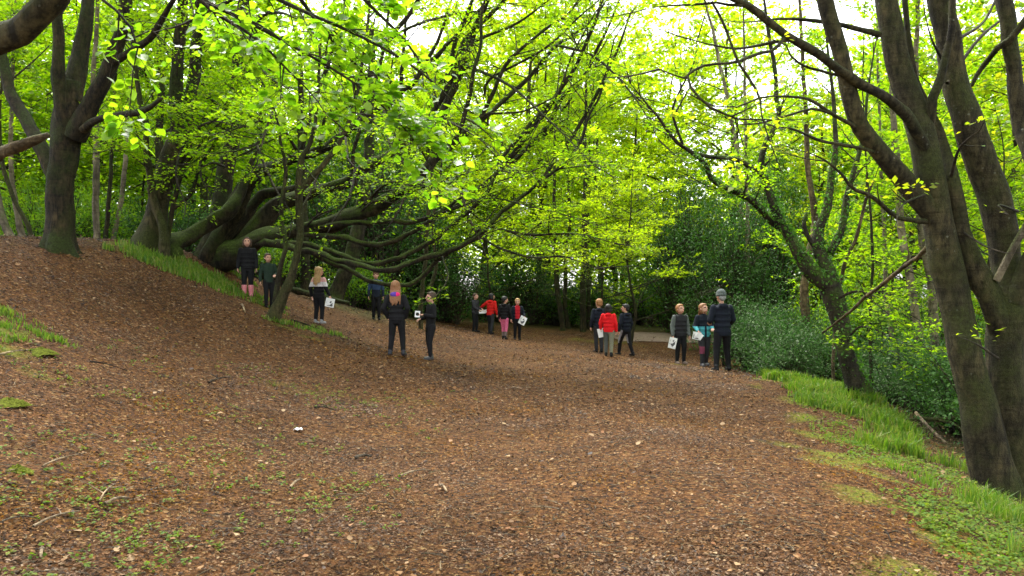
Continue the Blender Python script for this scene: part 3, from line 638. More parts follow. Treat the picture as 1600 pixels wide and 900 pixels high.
for rows in [[(781, 262, 16.6, 8), (798, 245, 16.6, 8), (828, 204, 16.6, 8), (864, 158, 16.5, 7), (900, 102, 16.5, 6), (930, 31, 16.4, 5), (946, -20, 16.4, 3)],
             [(800, 255, 17, 8), (818, 235, 17, 8), (849, 204, 17, 8), (879, 153, 17, 7), (910, 123, 17, 6), (930, 82, 17, 5), (966, 5, 17, 3), (985, -60, 17, 2)],
             [(680, 205, 17.8, 11), (695, 169, 17.8, 11), (716, 118, 17.8, 11), (741, 51, 17.8, 9), (762, 0, 17.8, 8), (790, -70, 17.8, 5)],
             [(712, 100, 17.9, 8), (726, 66, 17.9, 8), (757, 31, 17.8, 7), (787, 0, 17.8, 6), (830, -50, 17.7, 3)],
             [(735, 75, 17.6, 5), (747, 61, 17.6, 5), (798, 41, 17.4, 4), (839, 15, 17.2, 3), (870, -10, 17, 1.5)],
             [(696, 130, 18, 7), (706, 87, 18, 7), (716, 51, 18, 7), (731, 20, 18, 6), (744, -15, 18, 5)],
             [(757, 150, 17.4, 4), (767, 123, 17.3, 4), (849, 77, 17, 3.5), (900, 31, 16.7, 2.5), (930, 5, 16.5, 1.5)],
             [(745, 192, 17.3, 4), (757, 179, 17.2, 4), (818, 174, 16.8, 3), (874, 148, 16.4, 2)],
             [(840, 292, 16.2, 6), (868, 250, 16.3, 6), (893, 214, 16.4, 5.5), (925, 160, 16.5, 5), (960, 90, 16.6, 4), (985, 20, 16.7, 3)],
             [(640, 140, 18.2, 6), (668, 95, 18.2, 6), (690, 50, 18.2, 5), (705, 0, 18.2, 4)], [(560, 190, 18.2, 7), (585, 130, 18.2, 6), (600, 70, 18.2, 5), (610, 0, 18.2, 4)], [(470, 240, 18.4, 8), (490, 160, 18.4, 7), (520, 80, 18.4, 6), (540, 0, 18.4, 4)]]:
    t.stem(rows, bark=BARK_DARK, leaves=dict(LG, t0=.3, mult=.55), seg=7, thin=1.05)
for rows in [[(330, 200, 17.5, 5), (312, 262, 16.6, 4), (330, 310, 16, 1.5)], [(400, 225, 17.4, 5), (425, 285, 16.6, 4), (450, 325, 16, 1.5)], [(505, 255, 17.6, 5), (480, 310, 16.8, 3.5), (455, 350, 16.2, 1.5)], [(290, 215, 16.6, 5), (275, 270, 15.9, 3.5), (290, 320, 15.5, 1.5)], [(555, 265, 17.4, 5), (545, 310, 16.7, 3.5), (520, 345, 16.2, 1.5)], [(640, 285, 17.4, 5), (625, 325, 16.8, 3.5), (600, 365, 16.4, 1.5)], [(720, 300, 17, 5), (735, 345, 16.4, 3.5), (755, 385, 16, 1.5)],
             [(420, 200, 17, 5), (400, 225, 16, 4), (370, 235, 15.2, 2.5), (330, 240, 14.6, 1)], [(440, 150, 17, 5), (420, 190, 15.8, 4), (400, 260, 15, 2)], [(480, 235, 17.5, 5), (470, 250, 16.5, 4), (500, 290, 15.5, 1.5)],
             [(350, 260, 18, 5), (330, 255, 17, 4), (300, 270, 16.2, 2)], [(540, 215, 17.5, 5), (545, 250, 16.6, 3.5), (575, 275, 16, 1.5)], [(600, 170, 17.5, 5), (610, 230, 16.6, 3.5), (640, 262, 16, 1.5)],
             [(400, 190, 17.5, 5), (360, 205, 16.5, 4), (300, 215, 15.5, 1.5)], [(650, 275, 17.3, 5), (680, 300, 16.4, 3.5), (730, 320, 15.6, 1.5)], [(560, 335, 17.7, 4), (585, 315, 17.2, 3), (620, 318, 16.8, 1)],
             [(480, 352, 17.8, 4), (500, 335, 17.2, 3), (540, 322, 16.8, 1)]]:
    t.leafy(rows, **dict(LB, L1=.8, L2=.45, nleaf=15, dens1=2.6, t0=.1, flat=.15))
nl['great'] = t.finish(keep=lambda p: clear_path(p) | ((np.abs(p[:, 0] + 1.7) < 1.1) & (np.abs(p[:, 1] - 15) < .8) & (p[:, 2] > 1.3)))

# slim forked tree on the slope in front of it
b = P(428, 500, 15.5); g = G(428, 500); b = g
dd = g[1]
t = Tree('slim_tree', 'slim pale tree leaning on the bare slope in front of the sprawling beech', 'tree', b, BARK_GREY, LEAF_BEECH)
t.stem([(426, 502, dd, 27), (434, 482, dd, 22), (442, 462, dd, 18), (454, 438, dd, 15), (461, 418, dd, 13), (466, 390, dd, 12.5), (468, 365, dd, 12.5), (467, 325, dd, 13), (466, 295, dd, 14)], 'trunk', foot=True, flare=.35, flare_len=.2, seg=12)
t.stem([(466, 300, dd, 13), (477, 290, dd, 11), (490, 275, dd, 11), (503, 262, dd, 10), (514, 247, dd, 9.5), (524, 232, dd, 9), (536, 208, dd, 8.5), (547, 187, dd, 8), (562, 125, dd, 6), (572, 60, dd, 5), (580, -20, dd, 3)], leaves=dict(LB, t0=.5, mult=.7))
t.stem([(466, 300, dd, 13), (467, 274, dd, 11), (471, 248, dd, 9), (482, 226, dd, 8), (489, 205, dd, 7), (495, 178, dd, 6.5), (498, 120, dd, 5), (502, 40, dd, 3)], leaves=dict(LB, t0=.4, mult=.7))
t.stem([(430, 472, dd, 10), (434, 440, dd, 9), (438, 418, dd, 8.5), (447, 390, dd, 8), (446, 372, dd, 8), (440, 350, dd, 7.5), (440, 320, dd, 8), (444, 289, dd, 7), (446, 255, dd, 6), (440, 229, dd, 5), (434, 190, dd, 4), (420, 150, dd, 3), (400, 110, dd, 2)], 'stem', bark=BARK_MOSS, leaves=dict(LB, t0=.62, mult=.6))
nl['slim'] = t.finish()

# trunks and stems seen under the low limbs
for lab, rows, bk in [('thick leaning trunk in shade behind the blonde child and the low limbs', [(520, 474, 24, 34), (530, 448, 24, 28), (541, 425, 24, 26), (552, 388, 24, 24), (565, 330, 24, 22), (575, 250, 24, 18), (580, 150, 24, 13), (582, 40, 24, 8)], BARK_MOSS),
                  ('upright dark trunk in shade between the slim tree and the blonde child', [(476, 474, 23.5, 20), (477, 430, 23.5, 17), (476, 380, 23.5, 16), (473, 300, 23.5, 14), (470, 200, 23.5, 11), (470, 60, 23.5, 7)], BARK_DARK),
                  ('thin pale stem under the lowest limb, left of the boy with the card', [(658, 478, 22, 8), (661, 440, 22, 7), (666, 385, 22, 7), (670, 330, 22, 6), (676, 240, 22, 5), (680, 120, 22, 3)], BARK_GREY),
                  ('crooked pale stem rising behind the head of the boy with the card', [(674, 480, 21, 8), (672, 455, 21, 7), (679, 430, 21, 6), (682, 405, 21, 6), (676, 350, 21, 5), (690, 260, 21, 4), (700, 150, 21, 2)], BARK_GREY)]:
    pole('understorey_tree', lab, 'tree', rows, bk, LEAF_BEECH, leaves=dict(POLE, size=.09, t0=.45), tiprise=False)

# ------------------------------------------------------------------ trees of the right side
b = G(1342, 622, 10, 25); dd = b[1]; print('ivied depth', dd)
t = Tree('ivied_tree', 'dark forked tree with mossy leaf-clad stems at the foot of the grass verge', 'tree', b, BARK_IVY, LEAF_BEECH)
t.stem([(1345, 622, dd, 42), (1334, 590, dd, 33), (1322, 548, dd, 29), (1312, 505, dd, 29), (1303, 465, dd, 34), (1294, 438, dd, 36)], 'trunk', seg=16, flare=.6, foot=True, flare_len=.35)
LR = dict(LB, t0=.2, dens1=3.0, L1=1.2, dens2=5, L2=.5, size=.075, nleaf=20)
lv_l = t.stem([(1298, 445, dd, 34), (1268, 424, dd, 27), (1252, 402, dd, 23), (1237, 378, dd, 18), (1222, 350, dd, 15.5), (1212, 325, dd, 14), (1200, 295, dd, 12.5), (1193, 272, dd, 11), (1190, 248, dd, 11), (1198, 222, dd, 10), (1210, 200, dd, 9), (1217, 178, dd, 8), (1214, 155, dd, 7.5), (1210, 100, dd, 7), (1197, 30, dd, 5), (1190, -50, dd, 3)], leaves=dict(LR, t0=.35))
t.stem([(1228, 362, dd, 13), (1208, 346, dd, 12.5), (1179, 319, dd - .3, 11.5), (1152, 301, dd - .6, 10.5), (1116, 284, dd - .9, 9), (1103, 255, dd - 1.1, 8), (1081, 238, dd - 1.3, 7), (1055, 220, dd - 1.5, 6), (1030, 186, dd - 1.7, 4.5), (1009, 161, dd - 1.9, 3), (985, 130, dd - 2, 1.5)], leaves=dict(LR, mult=.8))
t.stem([(1067, 226, dd - 1.4, 5), (1058, 200, dd - 1.5, 4.5), (1051, 176, dd - 1.6, 4), (1056, 155, dd - 1.7, 3.5), (1073, 122, dd - 1.8, 3), (1085, 95, dd - 1.9, 2), (1090, 60, dd - 2, 1)], leaves=dict(LR, mult=.5))
t.stem([(1192, 274, dd, 10), (1172, 260, dd - .2, 9), (1148, 248, dd - .5, 8), (1107, 244, dd - .9, 7), (1080, 238, dd - 1.3, 6)], leaves=dict(LR, mult=.3))
t.stem([(1298, 440, dd, 30), (1290, 415, dd, 24), (1279, 385, dd, 20), (1281, 358, dd, 18), (1290, 328, dd, 15), (1296, 295, dd, 12), (1301, 260, dd, 10.5), (1306, 228, dd, 9), (1305, 180, dd, 7), (1298, 120, dd, 5), (1290, 50, dd, 4), (1284, -30, dd, 2)], leaves=dict(LR, t0=.3))
t.stem([(1296, 395, dd, 15), (1308, 372, dd, 13), (1319, 342, dd, 12), (1324, 308, dd, 11), (1332, 280, dd, 9), (1341, 247, dd, 8), (1350, 200, dd, 6), (1356, 140, dd, 4), (1370, 60, dd, 2)], leaves=dict(LR, t0=.3))
t.stem([(1282, 395, dd, 9), (1266, 376, dd, 8), (1256, 352, dd, 7), (1260, 332, dd, 5)])
t.leafy([(1300, 470, dd, 6), (1340, 455, dd - .6, 4), (1380, 470, dd - 1.2, 2), (1410, 490, dd - 1.6, 1)], **LR)
t.leafy([(1318, 540, dd, 5), (1345, 510, dd - .8, 3), (1390, 525, dd - 1.6, 2), (1440, 545, dd - 2.2, 1)], **LR)
nl['ivied'] = t.finish()
# the leaf coat (ivy) on its stems
iv = Leaves()
for rows, n in [([(1345, 615, dd, 36), (1322, 548, dd, 29), (1303, 465, dd, 34)], 900), ([(1298, 445, dd, 34), (1268, 424, dd, 27), (1237, 378, dd, 18), (1212, 325, dd, 14), (1193, 272, dd, 11)], 1500),
                ([(1298, 440, dd, 30), (1281, 385, dd, 20), (1281, 358, dd, 18), (1296, 295, dd, 12), (1306, 228, dd, 9)], 1100), ([(1296, 395, dd, 15), (1319, 342, dd, 12), (1332, 280, dd, 9)], 600),
                ([(1222, 358, dd, 13), (1179, 319, dd - .3, 11.5), (1116, 284, dd - .9, 9), (1081, 238, dd - 1.3, 7)], 700)]:
    pts, rad = t.world(rows); q, r, L = resample(pts, rad, .05)
    i = rng.integers(0, len(q), n); o = unit(rng.normal(size=(n, 3)) + UP * .35 + np.array([.35, -.1, 0])); 
    iv.add(q[i] + o * (r[i] * .95 + np.abs(rng.normal(size=n)) * .05)[:, None], unit(rng.normal(size=(n, 3)) - UP * .3), unit(o + rng.normal(size=(n, 3)) * .5), .05 * (.6 + .8 * rng.random(n)))
iv.build('ivy', LEAF_IVY, t.root, t.base, width=.8)

# the big many-stemmed beech at the right edge
dr = 8.8
b = P(1565, 765, dr); b[2] = h1(b[0], b[1])
t = Tree('multi_stemmed_beech', 'large smooth grey-green beech with several leaning stems at the right edge', 'tree', b, BARK_GREY, LEAF_YELLOW)
t.stem([(1562, 775, dr, 74), (1548, 725, dr, 66), (1533, 660, dr, 59), (1518, 590, dr, 54), (1505, 525, dr, 51), (1491, 465, dr, 50), (1476, 405, dr, 50), (1464, 350, dr, 47), (1457, 300, dr, 46), (1450, 250, dr, 46), (1440, 205, dr, 45), (1426, 165, dr, 42), (1413, 125, dr, 40), (1401, 87, dr, 38), (1388, 35, dr, 36), (1380, -10, dr, 34), (1368, -90, dr, 28), (1352, -220, dr, 19), (1340, -340, dr, 8)], 'trunk', seg=22, foot=True, flare=.25, rough=.03)
LS = dict(LB, dens1=2.0, L1=1.0, dens2=3.8, L2=.45, size=.075, nleaf=10, t0=.25, flat=.6, r1=.011)
t.stem([(1460, 335, dr, 40), (1440, 315, dr - .05, 36), (1415, 285, dr - .1, 34), (1388, 256, dr - .2, 32), (1362, 225, dr - .3, 30), (1343, 195, dr - .4, 28), (1330, 155, dr - .45, 27), (1320, 105, dr - .5, 26), (1308, 60, dr - .55, 26), (1293, 12, dr - .6, 26), (1280, -50, dr - .65, 22), (1262, -150, dr - .7, 15), (1250, -250, dr - .7, 6)], seg=16, rough=.03, leaves=dict(LS, t0=.6, mult=.5))
t.stem([(1448, 240, dr - .05, 24), (1434, 208, dr - .2, 21), (1410, 176, dr - .35, 18), (1367, 143, dr - .5, 16), (1323, 116, dr - .65, 15.5), (1280, 86, dr - .8, 14.5), (1250, 66, dr - .9, 14), (1226, 52, dr - 1, 13.5), (1188, 23, dr - 1.1, 12.5), (1153, 3, dr - 1.2, 11.5), (1130, -8, dr - 1.3, 10), (1080, -34, dr - 1.4, 7), (1020, -60, dr - 1.5, 4), (980, -70, dr - 1.6, 2)], seg=12, leaves=dict(LS, t0=.35, mult=.45))
t.stem([(1160, 8, dr - 1.2, 7), (1140, 8, dr - 1.2, 5), (1124, 4, dr - 1.25, 4.5), (1087, 7, dr - 1.3, 4), (1043, 9, dr - 1.35, 2.5), (1010, 14, dr - 1.4, 1)], leaves=dict(LS, mult=.4))
t.stem([(1225, 58, dr - 1, 7), (1210, 78, dr - 1.1, 6), (1182, 84, dr - 1.2, 5.5), (1148, 97, dr - 1.3, 5), (1104, 101, dr - 1.4, 4.5), (1080, 112, dr - 1.5, 4), (1068, 122, dr - 1.5, 3.5), (1030, 108, dr - 1.6, 2)], leaves=dict(LS, mult=.3))
t.stem([(1074, 118, dr - 1.5, 4.5), (1078, 134, dr - 1.55, 4.5), (1090, 150, dr - 1.6, 4.5), (1110, 168, dr - 1.6, 4.5), (1132, 178, dr - 1.6, 4), (1153, 186, dr - 1.6, 3)], leaves=dict(LS, mult=.2))
t.stem([(1237, 62, dr - .95, 7), (1215, 64, dr - 1, 6), (1182, 71, dr - 1.1, 5), (1150, 76, dr - 1.2, 4), (1110, 70, dr - 1.3, 3), (1080, 62, dr - 1.4, 1.5)], leaves=dict(LS, mult=.4))
t.stem([(1112, 2, dr - 1.3, 4), (1130, 35, dr - 1.3, 4.5), (1145, 75, dr - 1.3, 4.5), (1156, 101, dr - 1.35, 4.5), (1177, 133, dr - 1.35, 4.5), (1187, 153, dr - 1.4, 4), (1190, 180, dr - 1.4, 2)], leaves=dict(LS, mult=.2))
t.stem([(1374, 54, dr, 11), (1356, 48, dr - .1, 9.5), (1338, 43, dr - .2, 8.5), (1309, 37, dr - .3, 8), (1280, 33, dr - .4, 7), (1240, 29, dr - .5, 5), (1205, 30, dr - .6, 3)], leaves=dict(LS, mult=.4))
t.stem([(1352, 208, dr - .35, 8), (1329, 194, dr - .5, 7), (1305, 182, dr - .6, 6), (1282, 166, dr - .7, 5.5), (1263, 155, dr - .8, 5), (1226, 151, dr - .95, 4), (1188, 153, dr - 1.1, 3.5), (1153, 166, dr - 1.2, 3), (1116, 166, dr - 1.3, 1.5)], leaves=dict(LS, mult=.35))
t.stem([(1300, 178, dr - .62, 5), (1270, 170, dr - .75, 4.5), (1226, 182, dr - .9, 4), (1182, 194, dr - 1.1, 3), (1153, 194, dr - 1.2, 1.5)], leaves=dict(LS, mult=.3))
t.stem([(1376, 242, dr - .25, 7), (1352, 234, dr - .4, 6), (1320, 228, dr - .5, 5.5), (1282, 220, dr - .6, 5), (1240, 202, dr - .8, 4), (1217, 199, dr - .9, 2.5)], leaves=dict(LS, mult=.4))
t.stem([(1322, 118, dr - .5, 7), (1300, 116, dr - .5, 5), (1275, 108, dr - .6, 4.5), (1257, 104, dr - .7, 4), (1236, 88, dr - .8, 3.5), (1228, 70, dr - .9, 2.5)], leaves=dict(LS, mult=.3))
t.stem([(1446, 346, dr - .05, 10), (1425, 344, dr - .2, 8.5), (1399, 338, dr - .35, 8), (1384, 325, dr - .4, 7.5), (1360, 306, dr - .5, 6.5), (1330, 295, dr - .6, 6), (1320, 279, dr - .65, 5), (1304, 263, dr - .7, 4), (1285, 248, dr - .8, 3), (1262, 238, dr - .9, 1.5)], leaves=dict(LS, mult=.5))
t.stem([(1451, 190, dr - .05, 22), (1457, 160, dr - .15, 17), (1468, 132, dr - .2, 14), (1479, 87, dr - .25, 12.5), (1487, 43, dr - .3, 12), (1488, 0, dr - .3, 11), (1492, -80, dr - .3, 8), (1500, -180, dr - .3, 3)], leaves=dict(LS, t0=.4, mult=.5))
# second, right hand main stem with its two arms
t.stem([(1592, 775, dr + .1, 84), (1584, 700, dr + .1, 66), (1577, 630, dr + .1, 60), (1572, 570, dr + .1, 60), (1571, 520, dr + .1, 62), (1573, 478, dr + .1, 66), (1574, 452, dr + .1, 56), (1573, 410, dr + .1, 46), (1566, 360, dr + .1, 47), (1552, 298, dr + .1, 50), (1532, 245, dr + .1, 50), (1512, 200, dr + .1, 48), (1491, 130, dr + .1, 42), (1483, 72, dr + .1, 38), (1470, 5, dr + .1, 37), (1458, -70, dr + .1, 32), (1440, -190, dr + .1, 22), (1425, -320, dr + .1, 8)], 'trunk', seg=22, foot=True, flare=.25, rough=.03)
t.stem([(1580, 600, dr + .12, 20), (1572, 545, dr + .08, 38), (1560, 495, dr + .02, 42), (1545, 460, dr, 40), (1529, 428, dr, 37), (1512, 398, dr, 34), (1501, 372, dr, 33), (1497, 335, dr, 27), (1492, 300, dr, 24), (1484, 265, dr + .05, 21), (1476, 232, dr + .1, 19), (1464, 198, dr + .15, 17), (1450, 165, dr + .15, 14), (1436, 138, dr + .1, 11), (1424, 95, dr + .1, 10), (1417, 45, dr + .1, 9.5), (1413, -5, dr + .1, 9), (1408, -90, dr + .1, 6), (1400, -180, dr, 2)], seg=14, rough=.06, leaves=dict(LS, t0=.5, mult=.35))
t.stem([(1585, 470, dr, 44), (1600, 430, dr - .1, 30), (1618, 380, dr - .2, 27), (1625, 300, dr - .2, 26), (1612, 240, dr - .1, 27), (1599, 200, dr, 27), (1592, 158, dr, 27), (1588, 116, dr, 25), (1578, 72, dr, 24), (1567, 5, dr, 25), (1558, -70, dr, 21), (1545, -180, dr, 14), (1535, -280, dr, 5)], seg=14, leaves=dict(LS, t0=.7, mult=.4))
t.stem([(1557, 438, dr - .1, 13), (1566, 420, dr - .15, 12), (1575, 402, dr - .2, 11.5), (1592, 370, dr - .3, 11), (1612, 335, dr - .4, 9), (1640, 290, dr - .5, 6)], bark=BARK_PALE)
t.stem([(1640, -5, dr - .3, 12), (1602, 33, dr - .2, 12), (1582, 60, dr - .1, 11), (1562, 74, dr, 10), (1545, 94, dr + .2, 9), (1528, 116, dr + .3, 8), (1518, 134, dr + .3, 6)], leaves=dict(LS, mult=.3))
for rows in [[(1485, 280, dr, 6), (1500, 230, dr - .5, 4), (1530, 205, dr - .8, 2)], [(1476, 100, dr, 5), (1455, 60, dr - .4, 3), (1445, 20, dr - .7, 1.5)], [(1500, 360, dr, 5), (1540, 385, dr - .5, 3), (1570, 395, dr - .8, 1.5)], [(1590, 330, dr, 5), (1560, 320, dr - .6, 3), (1575, 335, dr - .9, 1)],
             [(1455, 300, dr, 5), (1410, 320, dr - .7, 3), (1400, 350, dr - 1, 1)], [(1560, 560, dr - .3, 4), (1530, 540, dr - .7, 3), (1510, 530, dr - .9, 1)], [(1480, 130, dr, 6), (1530, 60, dr + .5, 5), (1580, 20, dr + 1, 3)], [(1500, 60, dr, 6), (1540, 30, dr + .6, 4), (1570, -40, dr + 1, 2)]]:
    t.leafy(rows, **dict(LS, dens1=2.5, L1=.35, L2=.22, nleaf=6, t0=.4, size=.07))
nl['multi'] = t.finish()

# poles beyond the right verge
for name, lab, rows, bk, lf, ex in [
    ('beech_pole', 'smooth pale trunk, left one of a close pair behind the right-hand beech', [(1445, 615, 17, 18), (1443, 555, 17, 15), (1435, 510, 17, 14), (1426, 466, 17, 14), (1417, 415, 17, 13.5), (1411, 372, 17, 13), (1407, 325, 17, 12), (1400, 250, 17, 11), (1396, 150, 17, 10), (1398, 40, 17, 8), (1400, -30, 17, 7)], BARK_PALE, LEAF_BEECH, []),
    ('beech_pole', 'smooth pale trunk, right one of a close pair behind the right-hand beech', [(1459, 615, 17.2, 19), (1459, 555, 17.2, 16), (1459, 500, 17.2, 15.5), (1457, 450, 17.2, 15), (1449, 405, 17.2, 15), (1440, 366, 17.2, 14), (1434, 300, 17.2, 12), (1430, 200, 17.2, 10), (1432, 80, 17.2, 8), (1436, -30, 17.2, 6)], BARK_PALE, LEAF_BEECH, []),
    ('sapling', 'thin grey stem left of the close pair of pale trunks on the right', [(1400, 600, 18, 9), (1396, 548, 18, 8), (1386, 470, 18, 7.5), (1383, 405, 18, 7), (1380, 340, 18, 6.5), (1374, 200, 18, 5), (1371, 60, 18, 4), (1370, -20, 18, 3)], BARK_PALE, LEAF_BEECH, []),
    ('dead_sapling', 'reddish dead branch leaning between the ivied tree and the thin stems', [(1302, 560, dd + .9, 6), (1309, 470, dd + .8, 6), (1320, 412, dd + .6, 6.5), (1332, 385, dd + .5, 6), (1341, 358, dd + .4, 6), (1355, 308, dd + .2, 5), (1366, 280, dd, 3)], WOOD_DEAD, LEAF_BEECH, []),
    ('sapling', 'thin dark sapling between the ivied tree and the pale pair', [(1361, 590, 16, 6), (1360, 500, 16, 5), (1363, 400, 16, 5), (1360, 327, 16, 4), (1352, 240, 16, 3), (1348, 140, 16, 2)], BARK_DARK, LEAF_BEECH, []),
    ('birch_tree', 'slender whitish trunk with a bare side branch behind the tall adult', [(1166, 500, 27, 9), (1167, 447, 27, 8), (1168, 393, 27, 8), (1168, 340, 27, 7), (1166, 260, 27, 6), (1164, 150, 27, 5), (1162, 40, 27, 3)], BARK_PALE, LEAF_BEECH, [[(1169, 420, 27, 3), (1180, 408, 26.8, 3), (1191, 396, 26.6, 2)]]),
    ('brown_trunk_tree', 'brown upright trunk standing in the shrubs left of the ivied tree', [(1258, 560, 20, 18), (1258, 500, 20, 16), (1257, 450, 20, 15), (1266, 395, 20, 13), (1273, 343, 20, 12), (1266, 290, 20, 10), (1261, 235, 20, 9), (1256, 120, 20, 7), (1249, 0, 20, 5), (1247, -60, 20, 4)], WOOD_DEAD, LEAF_BEECH, []),
    ('birch_tree', 'far grey trunk leaning left against the sky above the dark ivied clump', [(1165, 480, 34, 7), (1158, 330, 34, 7), (1150, 230, 34, 7), (1136, 153, 34, 6), (1126, 105, 34, 6), (1115, 55, 34, 5), (1104, 10, 34, 3)], BARK_PALE, LEAF_BEECH, []),
    ('dark_pole', 'dark pole left of centre behind the child in the dark coat and red front', [(879, 512, 31, 10), (876, 485, 31, 9), (871, 460, 31, 9), (869, 404, 31, 8), (868, 365, 31, 7), (866, 280, 31, 5), (868, 180, 31, 3)], BARK_DARK, LEAF_BEECH, []),
    ('dark_pole', 'thinner dark pole immediately right of the dark pole left of centre', [(888, 512, 32, 8), (883, 470, 32, 7), (884, 404, 32, 7), (889, 365, 32, 6), (889, 300, 32, 5), (886, 200, 32, 3)], BARK_DARK, LEAF_BEECH, []),
    ('dark_pole', 'tallest dark pole behind the blond child in navy', [(911, 512, 31, 11), (911, 453, 31, 10), (913, 385, 31, 9), (914, 323, 31, 8), (914, 240, 31, 6), (916, 140, 31, 4), (918, 60, 31, 2)], BARK_DARK, LEAF_BEECH, []),
    ('dark_pole', 'thin dark pole just right of the tallest pole behind the blond child', [(921, 512, 32, 7), (919, 450, 32, 6), (918, 370, 32, 5), (920, 290, 32, 4), (922, 190, 32, 3)], BARK_DARK, LEAF_BEECH, []),
    ('dark_pole', 'short dark pole half hidden in leaves above the red puffer jacket', [(940, 500, 34, 7), (938, 440, 34, 7), (934, 370, 34, 6), (930, 290, 34, 5), (934, 200, 34, 3)], BARK_DARK, LEAF_BEECH, [])]:
    pole(name, lab, 'tree', rows, bk, lf, ex, leaves=dict(POLE, size=.10, L1=1.6, L2=.7, nleaf=26, t0=.3, mult=(0.02 if 'dead' in name else 1)), tiprise='dead' not in name)
b = P(1455, 376, 10.5); 
# pale dead branch caught on the right-hand beech
t = Tree('dead_branch', 'pale dead branch slanting up against the front of the right-hand beech', 'branch', P(1290, 515, 14), WOOD_DEAD, LEAF_BEECH)
t.stem([(1285, 520, 14.2, 3), (1330, 486, 12.6, 5), (1352, 464, 12, 6), (1380, 443, 11, 7), (1414, 416, 10, 7), (1432, 403, 9.5, 7), (1449, 385, 8.98, 9)], 'branch_wood')
t.stem([(1414, 417, 10, 4), (1420, 400, 9.9, 3), (1418, 385, 9.9, 2)], 'branch_wood')
t.finish()

# ------------------------------------------------------------------ understorey: young beeches, shrubs, woodland behind
def young(name, label, base, height, limbs, leaf, size, seed_lean=0.0, r=.05, az0=0, lspan=2.4, lo=.25, kw=None):
    b = np.array(base, float); b[2] = h1(b[0], b[1])
    t = Tree(name, label, 'tree', b, BARK_DARK, leaf)
    n = 6; rows = [(b[0] + seed_lean * i / n * height + rng.normal() * .06 * (i > 0), b[1] + rng.normal() * .06 * (i > 0), b[2] + height * i / n, r * (1.05 - i / n)) for i in range(n + 1)]
    q, rr, L = t.stem(rows, 'trunk', world=True, foot=True, flare=.3, flare_len=.2)
    for k in range(limbs):
        f = lo + (1 - lo) * (k + .5) / limbs; i = int(f * (len(q) - 1)); a = az0 + k * 2.4 + rng.normal() * .3
        l = lspan * (1.1 - .6 * f) * (.8 + .4 * rng.random()); d = np.array([math.cos(a), math.sin(a), .28])
        p = q[i]; t.stem([(*p, rr[i] * .55), (*(p + d * l * .5), rr[i] * .4), (*(p + d * l + UP * .05 * l), .005)], world=True, seg=5, leaves=dict(kw or LB, size=size, t0=.15))
    nl[label[:24]] = t.finish()
YB = dict(LB, dens1=4.5, L1=1.1, L2=.55, nleaf=26, dens2=5.5)
for lab, (px, d), hgt, nlimb, span, sz in [
    ('young beech with bright low sprays over the bend, right of the dark poles', (985, 26), 6.5, 16, 2.8, .085),
    ('young beech leafing brightly behind the walking child in dark clothes', (1015, 39), 8, 18, 3.2, .095),
    ('young beech filling the gap left of the dark poles, above the evergreen shrubs', (800, 34), 9, 18, 3.4, .10),
    ('young beech with layered sprays directly behind the tallest dark pole', (925, 37), 11, 20, 3.8, .11),
    ('young beech with low bright sprays above the child in the red jacket', (770, 28.5), 5.5, 14, 2.6, .085),
    ('young beech with low bright sprays above the blond child in navy', (935, 29), 5.5, 14, 2.6, .085),
    ('leafy young tree between the pale pair of trunks and the ivied tree', (1385, 21), 6.5, 16, 2.2, .08),
    ('leafy young tree behind the right-hand beech at the picture edge', (1545, 15), 6.5, 16, 2.2, .075),
    ('leafy young tree showing between the stems of the right-hand beech', (1475, 19), 7.0, 16, 2.4, .08),
    ('bright young tree behind the straight pale sapling on the ridge', (120, 25), 6.5, 16, 2.8, .085),
    ('bright young tree behind the sinuous stem on the ridge', (215, 26), 7, 16, 2.8, .085),
    ('bright young tree behind the leaning stems at the left edge', (20, 24), 6.5, 16, 2.8, .085),
    ('bright young tree showing between the twin-stemmed beech and the sprawling beech', (300, 27), 6.5, 16, 2.8, .09)]:
    p = P(px, HOR, d); young('young_beech', lab, (p[0], d, 0), hgt, nlimb, LEAF_BACKLIT if 700 < px < 1100 else LEAF_BEECH, sz, rng.normal() * .04, .06, rng.random() * 6, span, .18, YB)

